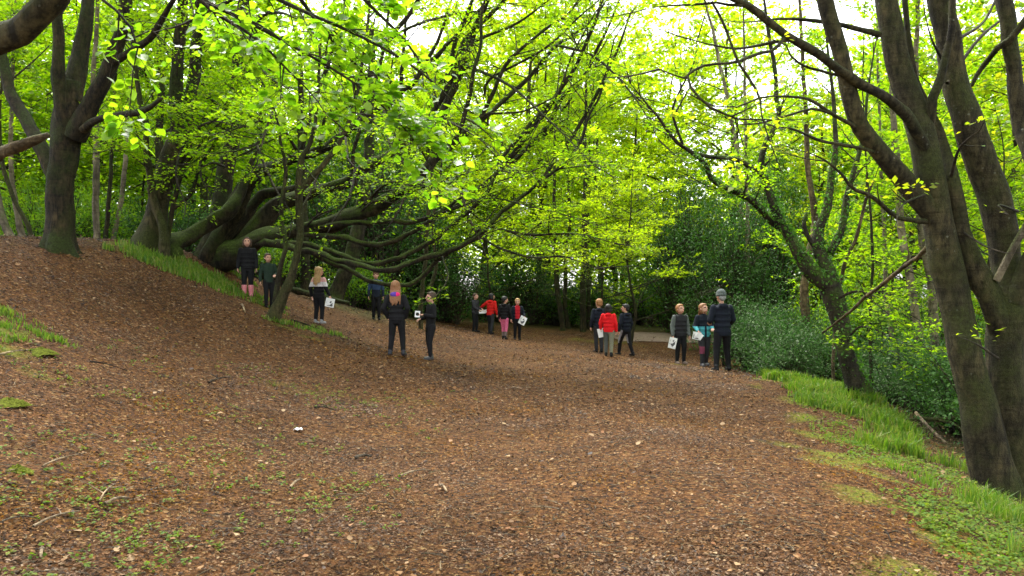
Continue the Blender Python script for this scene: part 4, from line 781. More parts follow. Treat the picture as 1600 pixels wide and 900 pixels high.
def bush(name, label, px, d, w, hgt, leaf, size, n, stems=7, depth=None, cat='shrub', tall=1.0, bark=BARK_TWIG, wd=.5):
    x = (px - 800) / F * d; b = np.array([x, d, h1(x, d)])
    root = thing(name, label, cat, b); wo_ = Wood(); lv = Leaves(); dp = depth or w * .8
    nc = int(34 + 13 * w * hgt); 
    u = unit(rng.normal(size=(nc, 3))); rad = rng.random(nc) ** .45
    c = np.stack([u[:, 0] * rad * w / 2 * .9, u[:, 1] * rad * dp / 2 * .9, hgt * (.5 + .48 * u[:, 2] * rad)], 1)
    c[:, 2] *= (1 - .25 * (np.abs(c[:, 0]) / (w / 2)) ** 2); c += rng.normal(size=c.shape) * [.12 * w, .12 * dp, .06 * hgt]
    c[:, 2] = np.maximum(c[:, 2], .12)
    st = rng.integers(0, stems, nc); s0 = np.stack([rng.normal(size=stems) * .12 * w, rng.normal(size=stems) * .12 * dp, np.full(stems, -.08)], 1)
    mid = s0[st] * .7 + c * .35 + np.array([0, 0, .15 * hgt])
    wo_.twigs(s0[st] + b, mid + b, c + b, np.full(nc, .012 + .006 * hgt), np.full(nc, .004), 4, 6)
    cs = (.10 + .10 * rng.random(nc)) * (w * hgt) ** .33
    k = rng.integers(0, nc, n); off = rng.normal(size=(n, 3)) * cs[k][:, None] * [1, 1, .55]
    p = c[k] + off; p[:, 2] = np.where(p[:, 2] < .05, .05 + rng.random(n) * .3, p[:, 2])
    o = unit(off + u[k] * .15 + UP * .25)
    lv.add(p + b, unit(o * .5 + rng.normal(size=(n, 3)) * .7), unit(o * .35 + UP * .8 + rng.normal(size=(n, 3)) * .45), size * (.6 + .8 * rng.random(n)))
    wo_.build('stem_cluster', bark, root, b); lv.build('foliage', leaf, root, b, width=wd)
    return root
BUSHES = [
 ('evergreen_shrub', 'dark evergreen shrub behind the boy holding the white card', 702, 29.5, 3.3, 2.8, LEAF_DARK, .10, 5200),
 ('evergreen_shrub', 'dark evergreen shrub behind the child in the red jacket', 765, 33.5, 3.6, 3.2, LEAF_DARK, .11, 6000),
 ('evergreen_shrub', 'dark evergreen shrub behind the blond child in the red front', 826, 33.5, 3.3, 2.8, LEAF_GREY, .11, 5600),
 ('laurel_shrub', 'mid green shrub between the dark poles', 885, 34, 3.0, 2.4, LEAF_MID, .11, 4200),
 ('evergreen_shrub', 'dusky shrub at the foot of the tallest dark pole', 928, 33, 2.6, 2.3, LEAF_DARK, .11, 3600),
 ('laurel_shrub', 'bright green shrub at the bend behind the walking child in dark clothes', 1000, 37, 3.6, 3.0, LEAF_MID, .12, 5600),
 ('laurel_shrub', 'bright green low shrub right of the bend beside the boy in the vest', 1042, 37, 3.2, 2.6, LEAF_MID, .11, 4600),
 ('holly_tree', 'tall dark ivy-clad evergreen behind the group of three on the right', 1080, 32.5, 4.0, 6.6, LEAF_DARK, .11, 16000),
 ('holly_tree', 'dark evergreen with a ragged top right of the ivy-clad evergreen', 1140, 27, 3.3, 5.4, LEAF_DARK, .10, 13000),
 ('holly_tree', 'dark narrow evergreen column behind the upright stem of the ivied tree', 1205, 30, 3.0, 7.5, LEAF_DARK, .11, 12000),
 ('holly_bush', 'grey-green holly bush behind the tall adult', 1165, 22.5, 2.4, 2.0, LEAF_GREY, .075, 8000),
 ('holly_bush', 'grey-green holly bush with pale leaf glints, left of the brown upright trunk', 1205, 20.8, 2.2, 1.8, LEAF_GREY, .07, 8500),
 ('holly_bush', 'dark holly bush at the foot of the brown upright trunk', 1246, 20, 2.3, 2.1, LEAF_GREY, .07, 7500),
 ('holly_bush', 'low holly bush at the head of the grass verge, nearest the tall adult', 1238, 17.6, 1.5, 1.3, LEAF_GREY, .06, 5000),
 ('holly_bush', 'holly bush spreading left of the foot of the ivied tree', 1278, 19.0, 2.0, 1.6, LEAF_DARK, .065, 5000),
 ('holly_bush', 'holly bush between the ivied tree and the thin grey stem', 1402, 16.8, 2.0, 1.5, LEAF_GREY, .065, 6500),
 ('holly_bush', 'holly bush in front of the close pair of pale trunks', 1446, 15.2, 1.8, 1.4, LEAF_GREY, .06, 6500),
 ('holly_bush', 'holly bush touching the left side of the right-hand beech', 1500, 13.4, 1.5, 1.5, LEAF_DARK, .06, 5000),
 ('holly_bush', 'taller holly bush behind the close pair of pale trunks', 1415, 19, 2.8, 2.8, LEAF_DARK, .075, 7500),
 ('holly_bush', 'shadowed bush at the right edge behind the right-hand beech', 1590, 12, 2.2, 2.2, LEAF_DARK, .065, 6500),
 ('hazel_bush', 'light green bush behind the ivied tree', 1330, 21, 3.0, 3.2, LEAF_MID, .08, 7500),
 ('hazel_bush', 'light green bush beyond the stems of the right-hand beech', 1500, 18, 3.0, 3.4, LEAF_MID, .075, 7500),
 ('yew_tree', 'dark yew-like evergreen in shade behind the low limbs', 575, 28, 4.2, 6.8, LEAF_DARK, .10, 14000),
 ('yew_tree', 'dark evergreen in shade right of the yew-like evergreen, behind the upswept limbs', 655, 30, 3.6, 5.2, LEAF_DARK, .11, 10000),
 ('yew_tree', 'dark evergreen in shade directly behind the trunk of the sprawling beech', 450, 29, 4.2, 5.0, LEAF_DARK, .11, 10000),
 ('bramble_bush', 'dark green bush behind the upright pale stem left of the stout beech', 55, 21, 2.6, 2.2, LEAF_MID, .08, 6000),
 ('bramble_bush', 'dark bush between the sinuous stem and the stout beech', 190, 22, 2.8, 2.0, LEAF_DARK, .08, 5200),
 ('bramble_bush', 'bright bush just right of the stout beech behind the pale sapling', 135, 20, 2.2, 1.8, LEAF_MID, .08, 4600),
 ('bramble_bush', 'bush in shade between the roots of the twin-stemmed beech and the sprawling beech', 300, 21.5, 2.6, 2.0, LEAF_DARK, .085, 5200),
 ('bramble_bush', 'green bush behind the girl in pink boots and the boy in green', 405, 23.5, 2.8, 1.7, LEAF_MID, .085, 4200),
 ('bramble_bush', 'green bush behind the thick leaning shaded trunk', 560, 26, 2.6, 1.6, LEAF_MID, .085, 4000)]
for a in BUSHES: bush(*a)

# background woodland: a few trees, then copies of them
def proto(name, label, group, hgt, lean, nl_, span, leaf, size, bark, mult, low=.22):
    t = Tree(name, label, 'tree', (0, 0, 0), bark, leaf, group)
    rows = [(lean * (i / 7) ** 1.4 * hgt * .2 + rng.normal() * .12 * (i > 0), rng.normal() * .12 * (i > 0), -.2 + hgt * i / 7, (.10 + .004 * hgt) * (1.04 - i / 7)) for i in range(8)]
    q, r, L = t.stem(rows, 'trunk', world=True, flare=.4, flare_len=.3)
    for k in range(nl_):
        f = low + (.97 - low) * (k + .5) / nl_; i = int(f * (len(q) - 1)); a = k * 2.4 + rng.normal() * .4
        l = span * (1.15 - .65 * f) * (.7 + .5 * rng.random()); d = np.array([math.cos(a), math.sin(a), .35 + .3 * rng.random()]); p = q[i]
        t.stem([(*p, r[i] * .5), (*(p + d * l * .5), r[i] * .32), (*(p + d * l), .008)], world=True, seg=5, leaves=dict(LB, dens1=2.6, L1=1.5, dens2=3.2, L2=.8, nleaf=22 * mult, size=size, spread=.3, t0=.2, tilt=.45))
    t.finish(keep=lambda p: p[:, 2] > .3)
    return t.root
GRP = {'l': ('woodland trees beyond the crest of the left bank', 'slim leafy woodland tree beyond the crest of the left bank'),
       'c': ('woodland trees far behind the bend in the path', 'slim leafy woodland tree far behind the bend in the path'),
       'r': ('woodland trees on the low ground right of the path', 'slim leafy woodland tree on the low ground right of the path')}
PR = {}
for z in 'lcr':
    g_, l_ = GRP[z]
    PR[z] = [proto('woodland_tree', l_, g_, hh, ln, n_, sp_, LEAF_BACKLIT if z == 'c' and lf is LEAF_BEECH else lf, .175, bk, 1.25 if z == 'c' else 1.7, lo) for hh, ln, n_, sp_, lf, bk, lo in
             [(14, .3, 22, 3.4, LEAF_BEECH, BARK_DARK, .16), (12, -.4, 20, 3.6, LEAF_BEECH if z != 'r' else LEAF_YELLOW, BARK_GREY, .12)]]
spots = []
def free(x, y):
    if any((x - a) ** 2 + (y - b) ** 2 < 2.6 ** 2 for a, b, _ in spots): return False
    if abs(x) > .68 * y + 3: return False
    return True
tries = 0
while len(spots) < 84 and tries < 6000:
    tries += 1
    y = 18 + 42 * rng.random(); x = (rng.random() * 2 - 1) * (.68 * y + 3); z = None
    if x < -9.5 and y > 21: z = 'l'
    elif x < -3 and y > 34: z = 'l'
    elif -3 <= x < 14 and y > 36 and not (abs(x - 8) < 3 and y < 42): z = 'c'
    elif x > edge_x(y) + 5.5 and y > 19: z = 'r'
    if z and free(x, y): spots.append((x, y, z))
spots += [(-5.5, 36.5, 'c'), (-1.5, 41, 'c'), (-9, 37, 'l'), (-3.4, 47, 'c')]
cnt = dict(l=0, c=0, r=0)
for x, y, z in spots:
    k = cnt[z]; cnt[z] += 1; pr = PR[z][k % 2]; loc = (x, y, h1(x, y)); sc = (.85 if z != 'c' else 1.25) + .4 * rng.random()
    if k < 2: pr.location = loc; pr.rotation_euler = (0, 0, rng.random() * 6.28)
    else: dup(pr, loc, rng.random() * 6.28, sc, GRP[z][1], GRP[z][0])

def cloud(name, label, cat, x, y, z, size, leaf, kind='stuff', up=.7):
    n = len(x); lv = Leaves()
    nn = unit(UP * up + rng.normal(size=(n, 3)) * .55)
    lv.add(np.stack([x, y, z], 1), unit(rng.normal(size=(n, 3)) * [1, 1, .4]), nn, size)
    o = lv.build(name, leaf, None, (0, 0, 0), width=.7); return tag(o, label, cat, kind=kind)
# low growth on the woodland floor
def undergrowth(n, y0, y1, size, leaf, seed, hmax, name, label):
    y = y0 + (y1 - y0) * rng.random(n) ** .8; x = (rng.random(n) * 2 - 1) * (.68 * y + 4)
    keep = ((x < -9.2) & (y > 18.5)) | ((x < -2.8) & (y > 27)) | ((y > 35) & ~((x > 3) & (x < 13) & (y < 41))) | (x > edge_x(y) + 3.0 + 2.2 * smooth(19, 14, y) + 1.1 * vnoise(x, y, .9, seed)) & ~((y > 27.5) & (y < 41) & (x < 13))
    keep &= (vnoise(x, y, .8, seed) + .35 * vnoise(x, y, 2.3, seed + 2)) > -.35
    x, y = x[keep], y[keep]; hm = hmax * (.35 + .65 * np.clip(vnoise(x, y, 1.1, seed + 5) + .5, 0, 1)); z = H(x, y) + .04 + hm * rng.random(len(x)) ** .8
    cloud(name, label, 'undergrowth', x, y, z, size * (.6 + .8 * rng.random(len(x))) * np.clip(y / 25, .55, 1.5), leaf)
undergrowth(70000, 9, 60, .10, LEAF_MID, 1.0, 1.5, 'undergrowth', 'mid green undergrowth covering the woodland floor off the path')
undergrowth(26000, 9, 30, .10, LEAF_GREY, 4.0, 1.1, 'undergrowth', 'dark evergreen undergrowth covering the woodland floor off the path')
# the far wood that closes the view
n = 170000; a = (rng.random(n) * 2 - 1) * .72; rr_ = 58 + 26 * rng.random(n); x = np.sin(a) * rr_ * 1.05; y = np.cos(a) * rr_
top = 21 - 11 * np.exp(-((a - .24) / .09) ** 2) + 5 * vnoise(a * 40, rr_ * .1, 1, 2) + 3 * vnoise(a * 120, rr_ * .2, 1, 5); z = H(x, y) + top * rng.random(n) ** 1.15
kp = (vnoise(a * 60, z * .55, 1.0, 3) + .6 * vnoise(a * 170, z * 1.3, 1, 7)) > -.55
cloud('far_woodland', 'pale leafy mass of woodland closing the view', 'woodland', x[kp], y[kp], z[kp], .42 * (.6 + .8 * rng.random(kp.sum())), LEAF_BACKLIT)

# ------------------------------------------------------------------ what lies on the ground
def view_pts(n, y0, y1, p=2.0, xmax=.70):
    u = rng.random(n); e = 2.0 - p                       # more points near the camera
    y = np.exp(np.log(y0) + (np.log(y1) - np.log(y0)) * u) if abs(e) < 1e-6 else (y0 ** e + (y1 ** e - y0 ** e) * u) ** (1 / e)
    x = (rng.random(n) * 2 - 1) * (xmax * y + .3)
    return x, y
def slope_n(x, y):
    e = .05; dx = (H(x + e, y) - H(x - e, y)) / (2 * e); dy = (H(x, y + e) - H(x, y - e)) / (2 * e)
    return unit(np.stack([-dx, -dy, np.ones_like(dx)], 1))
n = 340000; x, y = view_pts(n, 2.9, 30); gm = green_mask(x, y)
k = (rng.random(n) > gm * .6) & (rng.random(n) < .75 + .45 * vnoise(x, y, 1.3, 11) + .25 * vnoise(x, y, 4.1, 12)) & ~((y > 20) & (x < -9)) ; x, y = x[k], y[k]; n = len(x)
nn = unit(slope_n(x, y) + rng.normal(size=(n, 3)) * .38)
lv = Leaves(); sz = (.013 + .024 * rng.random(n) ** 1.6) * np.clip(y / 7, 1, 2.2)
lv.add(np.stack([x, y, H(x, y) + .003 + .016 * rng.random(n)], 1), unit(rng.normal(size=(n, 3)) * [1, 1, .25]), nn, sz)
tag(lv.build('leaf_litter', LITTER, None, (0, 0, 0), width=.55), 'brown dead leaves and bud scales strewn over the ground', 'leaf litter', kind='stuff')

# larger loose leaves, bark flakes and bits of twig
n = 1500; x, y = view_pts(n, 2.9, 22); k = ~((y > 20) & (x < -9)); x, y = x[k], y[k]; n = len(x); lv = Leaves()
lv.add(np.stack([x, y, H(x, y) + .018 + .012 * rng.random(n)], 1), unit(rng.normal(size=(n, 3)) * [1, 1, .2]), unit(slope_n(x, y) + rng.normal(size=(n, 3)) * .3), (.020 + .028 * rng.random(n) ** 2) * np.clip(y / 6, 1, 1.6))
FLAKE = leaf_mat('pale_leaf_flakes', [(.16, .075, .026), (.24, .14, .06), (.10, .045, .016), (.30, .21, .11), (.20, .085, .03), (.07, .035, .014)], [(.3, .2, .08)], .08, .7, .15)
tag(lv.build('loose_leaves', FLAKE, None, (0, 0, 0), near=True), 'larger curled dead leaves lying loose on the litter', 'leaf litter', kind='stuff')
n = 1500; x, y = view_pts(n, 3.0, 18); a = rng.random(n) * 6.283; l = .05 + .16 * rng.random(n) ** 2
p0 = np.stack([x, y, H(x, y) + .014], 1); q = np.stack([x + np.cos(a) * l, y + np.sin(a) * l, np.zeros(n)], 1); q[:, 2] = H(q[:, 0], q[:, 1]) + .020
wd = Wood(); wd.twigs(p0, (p0 + q) / 2 + rng.normal(size=(n, 3)) * [.012, .012, .004] + [0, 0, .008], q, np.full(n, .0045), np.full(n, .002), 4, 5)
tag(wd.build('twig_litter', bark_mat('weathered_twigs', (.10, .075, .045), (.34, .27, .18), (.1, .09, .03), .2, 20), None, (0, 0, 0)), 'small bits of broken twig scattered through the dead leaves', 'twig litter', kind='stuff')

# seedlings and creeping herbs
def herbs(n, y0, y1, dens, name, label, size, leafmat, per=7, rad=.045, hh=.05):
    x, y = view_pts(n, y0, y1); k = rng.random(n) < dens(x, y); x, y = x[k], y[k]; m = len(x)
    kk = np.repeat(np.arange(m), per); a = rng.random(m * per) * 6.283; r = rad * (.3 + rng.random(m * per))
    px_, py_ = x[kk] + np.cos(a) * r * .4, y[kk] + np.sin(a) * r * .4; z = H(px_, py_) + hh * (.3 + .8 * rng.random(m * per))
    lv = Leaves(); d = np.stack([np.cos(a), np.sin(a), .25 * rng.normal(size=m * per)], 1)
    lv.add(np.stack([px_, py_, z], 1), unit(d), unit(UP + rng.normal(size=(m * per, 3)) * .35), size * (.6 + .8 * rng.random(m * per)))
    return tag(lv.build(name, leafmat, None, (0, 0, 0), width=.8), label, 'ground cover', kind='stuff')
vv = lambda x, y: (x - edge_x(y))
herbs(9000, 3.2, 13, lambda x, y: smooth(-.15, .35, vnoise(x, y, 2.6, 9)) * smooth(-.6, -1.6, x) * .5 * smooth(-6.5, -4.5, x) + .9 * np.minimum(1, sum(kq * np.exp(-(((x - a) / ra) ** 2 + ((y - b) / rb) ** 2)) for a, b, ra, rb, kq in PATCHES)),
      'seedling_patch', 'small green seedlings dotted over the left of the slope', .024, HERB, 7, .035, .03)
herbs(24000, 3.2, 16, lambda x, y: smooth(.05, .45, vv(x, y)) * smooth(2.6, 1.3, vv(x, y)) * smooth(-.5, .2, vnoise(x, y, 2.2, 4)), 'creeping_herb', 'low creeping herbs along the right edge of the path', .030, HERB, 8, .05, .05)

def blades(x, y, h, name, label, mat, lean=.35, w=.006):
    m = len(x); z = H(x, y) - .01; a = rng.random(m) * 6.283; b = rng.random(m) * 6.283
    dx = np.stack([np.cos(a), np.sin(a), np.zeros(m)], 1); ld = np.stack([np.cos(b), np.sin(b), np.zeros(m)], 1) * (lean * rng.random(m))[:, None] + np.array([0, -.05, 0])
    p0 = np.stack([x, y, z], 1); ww = (w * (.6 + .8 * rng.random(m)) * np.clip(y / 8, .8, 1.8))[:, None]
    p1 = p0 + (UP * .55 + ld * .35) * h[:, None]; p2 = p0 + (UP * (.9 - .35 * np.linalg.norm(ld, axis=1, keepdims=True)) + ld * 1.1) * h[:, None]
    V = np.stack([p0 - dx * ww, p0 + dx * ww, p1 + dx * ww * .8, p1 - dx * ww * .8, p2], 1).reshape(-1, 3)
    o = (np.arange(m) * 5)[:, None]
    me = mesh_from(name, V, [np.array([[0, 1, 2, 3]]) + o, np.array([[3, 2, 4]]) + o], mat)
    return tag(link(name, me), label, 'grass', kind='stuff')
def tufts(nt_, per, gen, hr, spread):
    X, Y, Hh = [], [], []
    x, y = gen(nt_)
    for a, b in zip(x, y):
        q = rng.poisson(per) + 4; s_ = spread * (.6 + .8 * rng.random()); X.append(a + rng.normal(size=q) * s_); Y.append(b + rng.normal(size=q) * s_); Hh.append(np.full(q, hr[0] + (hr[1] - hr[0]) * rng.random()) * (.5 + .6 * rng.random(q)))
    return np.concatenate(X), np.concatenate(Y), np.concatenate(Hh)
def g_verge(n):
    y = 4.2 + 13.6 * rng.random(n * 4); v = .15 + 2.1 * rng.random(n * 4); x = edge_x(y) + v
    q_ = smooth(15.5, 9, y); p = smooth(.1 + .55 * q_, .5 + .7 * q_, v + .25 * vnoise(x, y, 2.2, 5)) * smooth(2.3, 1.7, v) * (1 - .6 * q_) + .35 * smooth(.9, 1.5, v) * smooth(-.1, .4, vnoise(x, y, 1.7, 2))
    p *= smooth(-.2 + .3 * q_, .35 + .3 * q_, vnoise(x, y, 3.1, 8)) * smooth(-.7, -.1, vnoise(x, y, 1.2, 6)); k = np.nonzero(rng.random(n * 4) < p)[0][:n]; return x[k], y[k]
x, y, hh = tufts(1150, 30, g_verge, (.10, .32), .06)
blades(x, y, hh, 'verge_grass', 'long bright grass on the verge below the right edge of the path', GRASS, .55)
def g_crest(n):
    c = rng.integers(0, 5, n); cx = np.array([-7.5, -7.1, -6.8, -6.5, -6.1])[c]; cy = np.array([16.2, 16.3, 16.5, 16.7, 17.0])[c]; sx = np.array([.35, .3, .3, .25, .2])[c]
    return cx + rng.normal(size=n) * sx, cy + rng.normal(size=n) * .3
x, y, hh = tufts(170, 26, g_crest, (.08, .22), .08)
blades(x, y, hh, 'crest_grass', 'grass growing over the crest of the bank below the beeches', GRASS)
def g_spots(n):
    L_ = [(0, 505, .16), (12, 530, .12), (20, 495, .10), (70, 525, .10), (402, 462, .16), (375, 432, .12), (440, 505, .10), (470, 512, .14), (500, 517, .14), (418, 480, .10), (330, 430, .14), (1360, 700, .08)]
    xs, ys = [], []
    for a, b, s_ in L_:
        g = G(a, b); m = n // len(L_); xs.append(g[0] + rng.normal(size=m) * s_ * 2); ys.append(g[1] + rng.normal(size=m) * s_)
    return np.concatenate(xs), np.concatenate(ys)
x, y, hh = tufts(110, 22, g_spots, (.07, .16), .05)
blades(x, y, hh, 'grass_tufts', 'scattered grass tufts on the bare left slope', GRASS)

# twigs, a dropped scrap, fallen wood
def stick(name, label, cat, px0, px1, w, mat, fork=None, lift=.014, bend=.04, seg=6, group=None):
    a, b_ = G(*px0), G(*px1); m_ = (a + b_) / 2; pts = []
    for i in range(7):
        f = i / 6; p = a * (1 - f) + b_ * f; p = p + np.array([-(b_ - a)[1], (b_ - a)[0], 0]) * bend * math.sin(f * 3.0 + bend * 40)
        p[2] = h1(p[0], p[1]) + w / F * a[1] * .5 + lift + .02 * math.sin(f * 3.14); pts.append(p)
    pts = np.array(pts); wd = Wood(); r0 = w / F * a[1] / 2 * 1.15
    q, r, L = resample(pts, r0 * np.linspace(1, .45, 7), .05); wd.tube(q, r, seg, .15)
    root = thing(name, label, cat, m_, group=group); wd.build('stick', mat, root, m_)
    for f, l, sg in (fork or []):
        i = int(f * (len(q) - 1)); d = unit(q[min(i + 1, len(q) - 1)] - q[i - 1]); sdv = np.array([-d[1], d[0], .25]) * sg; e = q[i] + unit(d * .7 + sdv) * l * L
        w2 = Wood(); w2.tube(np.array([q[i], (q[i] + e) / 2 + [0, 0, .01], e]), np.array([r[i] * .7, r[i] * .5, r[i] * .3]), 5, .1); w2.build('side_shoot', mat, root, m_)
STICK_PALE = bark_mat('weathered_stick', (.17, .12, .07), (.46, .36, .23), (.2, .16, .06), -.3, 20)
STICK_GREY = bark_mat('grey_stick', (.08, .065, .045), (.22, .18, .12), (.1, .1, .04), -.3, 20)
STICK_DARK = bark_mat('dark_stick', (.018, .013, .008), (.06, .042, .025), (.04, .05, .01), -.3, 20)
for a in [('twig', 'long pale twig slanting on the bare ground at the lower left', 'twig', (56, 832), (122, 806), 4.0, STICK_PALE, [(.6, .3, 1)]),
          ('twig', 'short cut piece of pale wood left of the long pale twig', 'twig', (166, 798), (200, 787), 5.5, STICK_PALE),
          ('twig', 'thin straight twig at the left above the long pale twig', 'twig', (72, 736), (130, 712), 2.5, STICK_PALE),
          ('twig', 'small forked grey twig standing among leaves at lower left', 'twig', (160, 790), (176, 762), 2.8, STICK_PALE, [(.35, .7, 1), (.6, .5, -1)]),
          ('twig', 'thin twig lying level near the left edge under the mossy cushion', 'twig', (4, 822), (60, 818), 3.0, STICK_GREY),
          ('twig', 'short dark twig in the middle of the slope above the white scrap', 'twig', (330, 602), (355, 592), 3.0, STICK_DARK, [(.5, .5, 1)]),
          ('twig', 'long thin dark twig high on the left slope', 'twig', (140, 570), (200, 583), 2.2, STICK_DARK),
          ('twig', 'pale twig at the left edge below the first grass tufts', 'twig', (0, 562), (42, 550), 3.0, STICK_PALE),
          ('twig', 'pale straight twig in the centre of the path', 'twig', (628, 748), (670, 738), 3.0, STICK_PALE),
          ('twig', 'thick short grey twig left of the centre twig', 'twig', (555, 720), (580, 719), 5.0, STICK_GREY),
          ('twig', 'curled pale bark strip right of the centre twig', 'twig', (686, 765), (700, 774), 4.5, STICK_PALE),
          ('twig', 'short pale twig leaning uphill left of centre', 'twig', (456, 768), (470, 755), 4.0, STICK_PALE),
          ('twig', 'pale twig lying level at lower centre', 'twig', (520, 782), (556, 781), 2.5, STICK_PALE),
          ('twig', 'dark thin twig on the left of the path below the boy with the card', 'twig', (490, 640), (526, 645), 2.5, STICK_DARK, [(.4, .4, 1)]),
          ('twig', 'pale broken stick on the slope left of the slim tree', 'twig', (376, 478), (385, 492), 3.2, STICK_PALE),
          ('twig', 'pale twig pointing right at lower left of centre', 'twig', (232, 735), (260, 728), 3.0, STICK_PALE),
          ('twig', 'bent dark twig near the right edge of the path', 'twig', (1380, 838), (1395, 852), 3.0, STICK_DARK, [(.5, .5, 1)]),
          ('twig', 'pale twig close to the bottom left corner', 'twig', (64, 866), (66, 882), 7.0, STICK_PALE),
          ('twig', 'thin dark root-like twig along the grass left of the blonde child', 'twig', (455, 503), (505, 520), 3.0, STICK_DARK)]: stick(*a)
def air_branch(name, label, rows_list, mat):
    b = P(*rows_list[0][0][:3]); root = thing(name, label, 'branch', b)
    for rows in rows_list:
        r = np.array(rows, float); pts = np.stack([P(*q[:3]) for q in r]); rad = r[:, 3] / F * r[:, 2] / 2
        for i in range(len(pts)): pts[i, 2] = max(pts[i, 2], h1(pts[i, 0], pts[i, 1]) + rad[i])
        w = Wood(); q, r_, L = resample(pts, rad, .06); w.tube(q, r_, 7, .12); w.build('branch_wood', mat, root, b)
gq = G(1478, 697); 
air_branch('fallen_branch', 'pale fallen branch lying on the grass verge beside the right-hand beech', [[(1431, 645, gq[1] + .9, 5), (1440, 655, gq[1] + .6, 5), (1456, 672, gq[1] + .3, 4.5), (1478, 692, gq[1], 3)]], STICK_PALE)
air_branch('fallen_branch', 'dark fallen branch lying level behind the pale one, left of the right-hand beech', [[(1414, 657, gq[1] + 1, 6), (1440, 655, gq[1] + .9, 7), (1480, 655, gq[1] + .8, 7), (1512, 648, gq[1] + .7, 5)], [(1462, 656, gq[1] + .85, 4), (1490, 662, gq[1] + .6, 4), (1508, 676, gq[1] + .4, 3)]], BARK_GREY)
air_branch('fallen_log', 'dark log lying along the crest behind the blonde child', [[(452, 452, 21, 9), (480, 458, 21, 10), (510, 466, 21.2, 9), (545, 474, 21.4, 7)]], BARK_DARK)
g = G(466, 676)
sv = []; 
for i in range(5):
    for j in range(4): sv.append((g[0] + (i - 2) * .024 + rng.normal() * .004, g[1] + (j - 1.5) * .03 + rng.normal() * .005, h1(g[0], g[1]) + .022 + .012 * rng.random() + .012 * (i % 2)))
si = np.arange(20).reshape(5, 4)
PAPER = plain_mat('white_paper', (.80, .80, .78), .6, .04, 8)
o = link('scrap_paper', mesh_from('scrap_paper', sv, np.stack([si[:-1, :-1], si[1:, :-1], si[1:, 1:], si[:-1, 1:]], -1).reshape(-1, 4), PAPER, True))
md = o.modifiers.new('thick', 'SOLIDIFY'); md.thickness = .004
tag(o, 'small crumpled white scrap lying on the brown leaves', 'litter')
MOSS = plain_mat('moss', (.075, .088, .010), .95, .6, 55, .9, .05)
def cushion(px, py, w, label):
    g = G(px, py); rr = w / F * g[1] / 2; c = np.array([g[0], g[1], h1(g[0], g[1])]); V = []; na, nr = 26, 8
    for i in range(nr):
        for j in range(na):
            a = j * 6.283 / na; f = i / (nr - 1); r = rr * f * (1 + .22 * math.sin(3 * a + px) + .12 * math.sin(7 * a + 2 * px))
            V.append((r * math.cos(a), .8 * r * math.sin(a), rr * .30 * (1 - f ** 2.2) * (1 + .25 * math.sin(a * 5 + f * 9)) - .02 * f + .006 * rng.normal()))
    I = np.arange(nr * na).reshape(nr, na); J = np.roll(I, -1, 1)
    o = link('moss_cushion', mesh_from('moss_cushion', V, np.stack([I[:-1], I[1:], J[1:], J[:-1]], -1).reshape(-1, 4), MOSS, True)); o.location = [float(q) for q in c]
    tag(o, label, 'moss')
cushion(27, 738, 46, 'round yellow-green moss cushion on the bare ground at the left edge')
cushion(12, 634, 58, 'dark green moss hummock at the left edge above the round cushion')
cushion(62, 552, 50, 'bright moss hummock below the grass tufts on the left slope')

# ------------------------------------------------------------------ people
def ring_loft(rings, seg=14):
    """closed surface through elliptical rings (x, y, z, rx, ry)"""
    th = np.arange(seg) * 2 * np.pi / seg; V = []; Fq = []; Ft = []
    for x, y, z, rx, ry in rings: V += [(x + rx * math.cos(a), y + ry * math.sin(a), z) for a in th]
    m = len(rings)
    for i in range(m - 1):
        for j in range(seg): Fq.append((i * seg + j, i * seg + (j + 1) % seg, (i + 1) * seg + (j + 1) % seg, (i + 1) * seg + j))
    a, b = len(V), len(V) + 1
    V += [rings[0][:3], rings[-1][:3]]
    for j in range(seg): Ft.append((a, (j + 1) % seg, j)); Ft.append((b, (m - 1) * seg + j, (m - 1) * seg + (j + 1) % seg))
    return np.array(V, float), Fq, Ft
def capsule(p0, r0, p1, r1, seg=10, flat=1.0, n=4):
    """tapered limb with round ends"""
    p0, p1 = np.asarray(p0, float), np.asarray(p1, float); d = p1 - p0; L = np.linalg.norm(d); d = d / max(L, 1e-6)
    ref = np.array([0, 1., 0]) if abs(d[1]) < .9 else np.array([1., 0, 0]); u = unit(np.cross(ref, d)); v = np.cross(d, u)
    prof = [(-math.cos(a) * r0, math.sin(a) * r0) for a in np.linspace(.12, math.pi / 2, n)] + [(L + math.sin(a) * r1, math.cos(a) * r1) for a in np.linspace(0, math.pi / 2 - .12, n)]
    th = np.arange(seg) * 2 * np.pi / seg; V = []; Fq = []; Ft = []
    for h, r in prof: V += [p0 + d * h + u * r * math.cos(a) + v * r * flat * math.sin(a) for a in th]
    m = len(prof)
    for i in range(m - 1):
        for j in range(seg): Fq.append((i * seg + j, i * seg + (j + 1) % seg, (i + 1) * seg + (j + 1) % seg, (i + 1) * seg + j))
    a, b = len(V), len(V) + 1; V += [p0 - d * r0, p1 + d * r1]
    for j in range(seg): Ft.append((a, (j + 1) % seg, j)); Ft.append((b, (m - 1) * seg + j, (m - 1) * seg + (j + 1) % seg))
    return np.array(V, float), Fq, Ft
def ellipsoid(c, r, seg=14, rows=9, rot=None):
    V, Fq, Ft = ring_loft([(0, 0, -math.cos(a), math.sin(a), math.sin(a)) for a in np.linspace(.15, math.pi - .15, rows)], seg)
    V[-2] = (0, 0, -1); V[-1] = (0, 0, 1); V = V * np.asarray(r)[None]
    if rot is not None: V = V @ np.array(rot.to_3x3()).T
    return V + np.asarray(c)[None], Fq, Ft
def xf(shape, M):
    V, q, t = shape; A = np.array(M.to_3x3()); return V @ A.T + np.array(M.translation)[None], q, t
